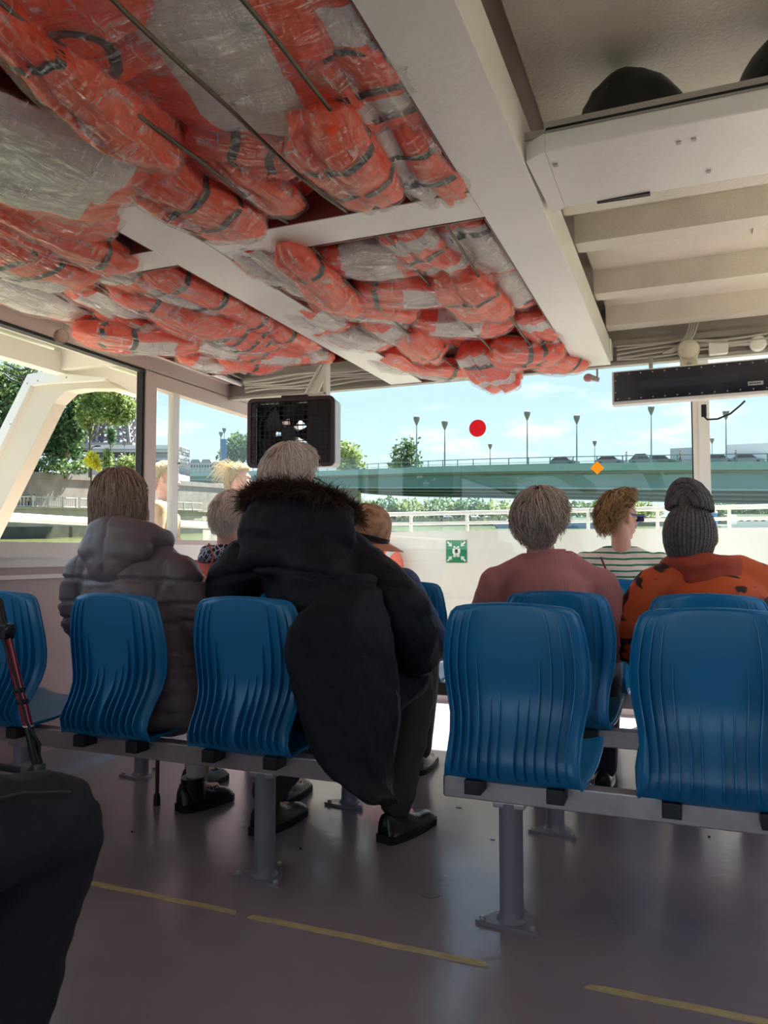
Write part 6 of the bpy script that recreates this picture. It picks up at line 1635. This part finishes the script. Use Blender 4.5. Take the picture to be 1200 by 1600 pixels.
MB().box(-hw(30)-4, hw(30)+4, -hw(30)-4, hw(30)+4, 28, 36).build('platform', m_iron, tw)
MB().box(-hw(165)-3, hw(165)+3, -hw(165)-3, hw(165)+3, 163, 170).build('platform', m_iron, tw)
# ------------------------------------------------------------------ the bridge
m_teal = mat('teal_bridge_paint', (80, 120, 118), .55, var=.06, vscale=.3); m_teal_l = mat('pale_teal_fascia', (120, 158, 156), .55); m_teal_d = mat('shaded_teal_paint', (58, 84, 86), .6); m_deckc = mat('bridge_soffit', (120, 128, 126), .7)  # dark teal is a shaded copy, painting shade on the girders under the deck
BP = [(-120, 330, 20.5, 17), (-58, 232, 15.4, 11.5), (-30, 187, 13.0, 8.2), (-11, 160, 11.4, 5.6), (8, 134, 10.4, 4.3), (25, 115, 9.5, 3.5), (50, 99, 8.65, 2.55), (80, 88, 8.0, 2.2), (130, 78, 7.4, 2.2)]
def bpt(t):
    i = min(int(t), len(BP)-2); f = t-i; p = [BP[max(i-1, 0)], BP[i], BP[i+1], BP[min(i+2, len(BP)-1)]]
    return tuple(.5*(2*p[1][j]+(p[2][j]-p[0][j])*f+(2*p[0][j]-5*p[1][j]+4*p[2][j]-p[3][j])*f*f+(3*p[1][j]-p[0][j]-3*p[2][j]+p[3][j])*f**3) for j in range(4))
TS = np.linspace(0, len(BP)-1, 65); SP = [bpt(t) for t in TS]
def bnorm(i):
    a, c = SP[max(i-1, 0)], SP[min(i+1, len(SP)-1)]; t = Vector((c[0]-a[0], c[1]-a[1], 0)).normalized(); return Vector((-t.y, t.x, 0))
bg = ething('road_bridge', 'long teal steel road bridge across the river', 'bridge', (0, 0, 0))
def strip(fz0, fz1, d0, d1, name, m):
    rows = []
    for i, s_ in enumerate(SP):
        nr = bnorm(i); p = Vector((s_[0], s_[1], 0)); z0, z1 = fz0(s_), fz1(s_)
        a, c = p+nr*d0, p+nr*d1
        rows.append([(a.x, a.y, z0), (a.x, a.y, z1), (c.x, c.y, z1), (c.x, c.y, z0)])
    return MB().grid(rows, True).build(name, m, bg)
dk = lambda s_: s_[2]-1.15
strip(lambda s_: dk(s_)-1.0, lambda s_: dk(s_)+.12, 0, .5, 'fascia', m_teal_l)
strip(lambda s_: dk(s_)-1.3, lambda s_: dk(s_), .5, 17, 'deck', m_deckc)
gb = lambda s_: s_[3]+.30*(dk(s_)-s_[3])
strip(gb, lambda s_: dk(s_)-1.0, 1.1, 1.5, 'girder', m_teal); strip(lambda s_: gb(s_)-.25, gb, .8, 1.8, 'lower_flange', m_teal_l)
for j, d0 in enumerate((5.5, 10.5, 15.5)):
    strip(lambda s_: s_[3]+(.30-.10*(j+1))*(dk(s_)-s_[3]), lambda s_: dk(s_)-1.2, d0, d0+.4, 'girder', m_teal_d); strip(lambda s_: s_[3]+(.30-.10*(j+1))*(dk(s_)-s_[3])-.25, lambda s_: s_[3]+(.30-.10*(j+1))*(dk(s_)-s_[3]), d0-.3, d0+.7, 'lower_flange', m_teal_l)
strip(lambda s_: s_[2]-.12, lambda s_: s_[2], .1, .25, 'handrail', m_teal); strip(lambda s_: dk(s_)+.35, lambda s_: dk(s_)+.42, .13, .2, 'rail_bar', m_teal)
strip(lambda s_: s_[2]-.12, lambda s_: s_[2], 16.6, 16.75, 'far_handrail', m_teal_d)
acc = 0; last = SP[0]
fine = [bpt(t) for t in np.linspace(0, len(BP)-1, 1200)]; acc = 0
for i in range(1, len(fine)):
    a, c = fine[i-1], fine[i]; acc += math.hypot(a[0]-c[0], a[1]-c[1])
    if acc > 3.6: acc = 0; MB().box(c[0]-.07, c[0]+.07, c[1]-.0, c[1]+.16, dk(c), c[2]).build('rail_post', m_teal, bg)
def on_bridge(px):
    best = min(range(len(fine)), key=lambda i: abs(fine[i][0]/fine[i][1]*FPX+600-px)); s_ = fine[best]
    a, c = fine[max(best-1, 0)], fine[min(best+1, len(fine)-1)]; t = Vector((c[0]-a[0], c[1]-a[1], 0)).normalized()
    return Vector((s_[0], s_[1], dk(s_))), t, Vector((-t.y, t.x, 0))
# river piers
for px in (500, 1330):
    p_, t, nr = on_bridge(px); q = p_+nr*8; MB().box(q.x-2, q.x+2, q.y-8, q.y+8, WATER_Z-.4, p_.z-3).build('pier', m_stone, bg)
m_lamp = mat('lamp_grey_green', (104, 120, 120), .5); m_lamph = mat('lamp_head_smoked', (92, 96, 100), .4)
def street_lamp(c, h, s_, label, two=False):
    t = ething('street_lamp', label, 'street lamp', c, group='street lamps')
    MB().tube([(0, 0, 0), (0, 0, h*.45), (0, 0, h-1.2*s_)], [.13*s_, .11*s_, .06*s_], 8).build('pole', m_lamp, t, True)
    hd = MB().lathe([(.06*s_, -1.55*s_), (.18*s_, -1.3*s_), (.42*s_, -.75*s_), (.52*s_, -.35*s_)], 14, Matrix.Translation((0, 0, h))).build('lamp_head', m_lamph, t, True)
    MB().lathe([(.52*s_, -.35*s_), (.50*s_, -.12*s_), (.30*s_, .0), (0, .03*s_)], 14, Matrix.Translation((0, 0, h))).build('cap', m_lamp, hd, True)
    return t
for px, top, lab in ((651, 650, 'bridge lamp furthest left, above the dark tree top'), (695, 657, 'bridge lamp just left of the red sticker'), (824, 642, 'bridge lamp right of the red sticker'), (901.5, 648, 'bridge lamp above the amber sticker'), (1018, 634, 'bridge lamp below the display panel'), (1135, 641, 'bridge lamp right of the cream mullion')):
    p_, t, nr = on_bridge(px); q = p_+nr*1.0; h = (812-top)/FPX*q.y-q.z
    q.x = (px-600)/FPX*q.y; street_lamp(q, h, q.y/115*.95, lab)
for px, top, D, lab in ((766, 693, 250, 'small far lamp right below the red sticker'), (617, 697, 230, 'small far lamp in front of the dark tree top'), (929.5, 688, 230, 'small far lamp right above the amber sticker'), (1113, 684, 230, 'small far lamp at the edge of the cream mullion'), (345, 674, 180, 'lower of the paired lamps in the side window'), (350, 668, 186, 'taller of the paired lamps in the side window'), (194, 688, 128, 'lamp in front of the terraced building')):
    q = epx(px, 740, D); street_lamp(q, (740-top)/FPX*D, D/150*.8, lab)
MB_b = epx(349, 700, 184); o = MB().box(-.7, .7, -.05, .05, -4.5, 2.2).build('blue_banner', mat('blue_banner_cloth', (70, 104, 150), .7)); ext(o, MB_b); tag(o, 'blue banner on the paired lamps in the side window', 'banner')
MB().tube([(-.75, 0, -4.5), (-.75, 0, 2.4)], .06, 6).build('pole', m_lamp, o)
sl = ething('street_lamp', 'tall thin arm lamp above the yellow bush', 'street lamp', epx(142, 790, 106), group='street lamps')
kk = 106/FPX; MB().tube([(0, 0, 0), (0, 0, 86*kk), (2*kk, 0, 91*kk), (8*kk, 0, 93*kk)], [.1, .08, .06, .05], 6).build('pole', m_sole, sl); MB().ball((10*kk, 0, 93*kk), (.5, .2, .12), 8, 6).build('lamp_head', m_sole, sl)
# cars on the bridge
m_tyre = m_sole; m_cg = mat('car_glass', (40, 48, 58), .1)
def car(px, col, label, L=4.3, h=1.5, van=False, d=6.0):
    p_, t, nr = on_bridge(px); q = p_+nr*d; q.x = (px-600)/FPX*q.y
    c = ething('car', label, 'car', q, math.atan2(t.y, t.x), 'cars on the bridge')
    X = Matrix(((1, 0, 0, 0), (0, 0, 1, -.85), (0, 1, 0, .18), (0, 0, 0, 1)))
    if van: prof = [(-L/2, .1), (L/2, .1), (L/2, .9), (L/2-.7, 1.15), (L/2-1.0, h), (-L/2, h)]
    else: prof = [(-L/2, .12), (L/2, .12), (L/2, .55), (L/2-.9, .72), (L/2-1.55, h-.2), (-L/2+1.0, h-.2), (-L/2+.25, .78), (-L/2, .7)]
    MB().prism(prof, 1.7, X).build('car_body', mat('car_paint_%d_%d_%d' % col, col, .3, coat=.5), c)
    if van: gp = [(L/2-.78, 1.12), (L/2-1.02, h-.12), (L/2-1.7, h-.12), (L/2-1.7, 1.12)]
    else: gp = [(L/2-1.05, .76), (L/2-1.62, h-.26), (-L/2+1.05, h-.26), (-L/2+.42, .80)]
    MB().prism(gp, 1.74, Matrix.Translation((0, -.02, 0)) @ X).build('window', m_cg, c)
    for x in (-L/2+.8, L/2-.8):
        for y in (-.85, .7): MB().lathe([(.32, 0), (.33, .15), (.32, .17)], 14, Matrix.Translation((x, y+.16, .32)) @ Matrix.Rotation(PI/2, 4, 'X')).build('wheel', m_tyre, c)
    return c
car(882, (70, 74, 84), 'dark car on the bridge furthest left'); car(955, (96, 100, 112), 'grey car on the bridge right above the amber sticker'); car(1006, (84, 92, 104), 'tall grey car on the bridge below the display panel', 4.0, 1.75); car(1033, (64, 70, 80), 'dark low car on the bridge left of the cream mullion')
car(1078, (150, 150, 160), 'pale van on the bridge behind the cream mullion', 5.0, 2.3, True); car(1124, (88, 92, 106), 'grey car on the bridge right of the cream mullion'); car(1183, (206, 206, 210), 'long white truck on the bridge at the right edge', 8.0, 3.0, True, 9.0); car(1168, (110, 112, 124), 'grey car in front of the white truck on the bridge')
# strollers
def walker(c, h, turn, cols, label):
    k = h/1.72; t = ething('person', label, 'person', c, R_(turn), 'people far off'); mb = MB()
    Mh = Matrix.Translation((0, 0, 1.60*k)); limb(mb, [(0, 0, .9*k), (0, 0, 1.2*k), (0, 0, 1.4*k), (0, 0, 1.5*k)], [.15*k, .15*k, .15*k, .06*k], 10)
    add_head(mb, Mh, k)
    for s in (-1, 1): limb(mb, [(s*.18*k, 0, 1.38*k), (s*.24*k, .02, 1.1*k), (s*.2*k, .12, .9*k)], [.055*k, .05*k, .04*k], 8); limb(mb, [(s*.09*k, 0, .9*k), (s*.1*k, s*.10, .5*k), (s*.1*k, s*.16, .06*k)], [.09*k, .07*k, .05*k], 8)
    obj('body', remesh(mb, 'body', .03, 1), m_skin, t, 'all')
    mb = MB(); limb(mb, [(0, 0, .85*k), (0, 0, 1.2*k), (0, 0, 1.42*k)], [.18*k, .18*k, .16*k], 10, (1, .75))
    for s in (-1, 1): limb(mb, [(s*.18*k, 0, 1.38*k), (s*.24*k, .02, 1.1*k)], [.075*k, .07*k], 8)
    obj('jacket', remesh(mb, 'jacket', .03, 1), mat('far_jacket_%d' % cols[0][0], cols[0], .8), t, 'all')
    mb = MB()
    for s in (-1, 1): limb(mb, [(s*.09*k, 0, .88*k), (s*.1*k, s*.10, .5*k), (s*.1*k, s*.16, .12*k)], [.105*k, .085*k, .07*k], 8)
    obj('trousers', remesh(mb, 'trousers', .03, 1), mat('far_trousers_%d' % cols[1][0], cols[1], .8), t, 'all')
    mb = MB().ball((0, -.02*k, 1.65*k), (.09*k, .105*k, .10*k), 10, 8); mb.build('hair', mat('far_hair', (52, 40, 34), .7), t, True)
for px, cols, lab in ((979, ((150, 160, 176), (110, 116, 130)), 'pale dressed pedestrian on the bridge above the striped shirt'), (1063, ((62, 66, 78), (46, 48, 58)), 'dark dressed pedestrian on the bridge left of the cream mullion'), (1150, ((74, 78, 92), (54, 58, 70)), 'dark dressed pedestrian on the bridge beside the white truck'), (641, ((70, 78, 84), (56, 60, 66)), 'tiny pedestrian on the bridge near the dark tree top')):
    p_, t, nr = on_bridge(px); q = p_+nr*1.6; q.x = (px-600)/FPX*q.y; walker(q, 1.75, 60, cols, lab)
for px, cols, lab in ((44, ((60, 58, 62), (50, 50, 56)), 'dark dressed stroller on the left quay'), (53, ((206, 190, 186), (90, 90, 100)), 'light dressed stroller on the left quay')):
    q = epx(px, 792, 97); q.z = 1.6; q.y = 98.5; q.x = (px-600)/FPX*98.5; walker(q, 1.7, 60, cols, lab)
# ------------------------------------------------------------------ moored boats and posts at the right
m_blue2 = mat('blue_steel', (48, 108, 168), .5)
c0 = epx(1185, 830, 150); mbt = ething('moored_boat', 'white moored boat with a row of windows at the right edge', 'boat', (c0.x, 150, WATER_Z), R_(6))
k = 150/FPX
MB().prism([(-8, 0), (-9.2, 1.5), (14, 1.5), (14, 0)], 4, Matrix(((1, 0, 0, 0), (0, 0, 1, -2), (0, 1, 0, -.1), (0, 0, 0, 1)))).build('hull', m_out, mbt)
MB().box(-5.5, 12, -1.7, 1.7, 1.4, 3.3).build('cabin', m_out, mbt)
for i in range(11): MB().box(-5+i*1.5, -4.2+i*1.5, -1.74, -1.7, 2.1, 2.9).build('window', m_cg, mbt)
MB().box(-6, 12.5, -2, 2, 3.3, 3.45).build('roof', m_out, mbt)
for i, (px, D, h) in enumerate(((1092, 140, 6.5), (1104, 142, 5.5), (1117, 150, 4.2))):
    q = epx(px, 830, D); t = ething('mooring_post', ['tall blue mooring post by the cream mullion', 'middle blue mooring post right of the mullion', 'short blue mooring post nearest the moored boat'][i], 'post', (q.x, D, WATER_Z-.5), group='blue mooring posts')
    MB().tube([(0, 0, 0), (0, 0, h)], .45, 10).build('pile', m_blue2, t, True); MB().lathe([(.5, 0), (.5, .3), (0, .5)], 10, Matrix.Translation((0, 0, h))).build('cap', m_out, t)
bgx = epx(880, 818, 210); ba = ething('river_barge', 'low pale barge on the river seen between the bow rails', 'boat', (bgx.x, 210, WATER_Z), R_(-4))
MB().prism([(-18, 0), (-20, 2.2), (20, 2.2), (19, 0)], 5, Matrix(((1, 0, 0, 0), (0, 0, 1, -2.5), (0, 1, 0, -.1), (0, 0, 0, 1)))).build('hull', mat('blue_grey_hull', (96, 124, 150), .5), ba)
MB().box(-14, 8, -2, 2, 2.1, 3.0).build('hatch', m_out, ba); MB().box(11, 17, -2, 2, 2.1, 4.4).build('wheelhouse', m_out, ba)
# skyline behind the side window
rnd = random.Random(12)
for i, px in enumerate((285, 305, 322, 338)):
    q = epx(px, 745, 420); kk = 420/FPX; h = rnd.uniform(17, 24)*kk; w = 18*kk
    t = ething('distant_building', ['leftmost distant building in the side window', 'second distant building in the side window', 'third distant building in the side window', 'distant building left of the paired lamps'][i], 'building', q, 0, 'distant buildings')
    MB().box(-w/2, w/2, 0, 14, 0, h).build('walls', m_conc, t); MB().prism([(-w/2, 0), (w/2, 0), (w/2-1.2, 2), (-w/2+1.2, 2)], 14, Matrix(((1, 0, 0, 0), (0, 0, 1, 0), (0, 1, 0, h), (0, 0, 0, 1)))).build('roof', mat('zinc_roof', (128, 134, 142), .6), t)
    for a in range(4): MB().box(-w/2+.8+a*1.5, -w/2+1.6+a*1.5, -.1, 0, h-2.6, h-1).build('window', m_win, t)
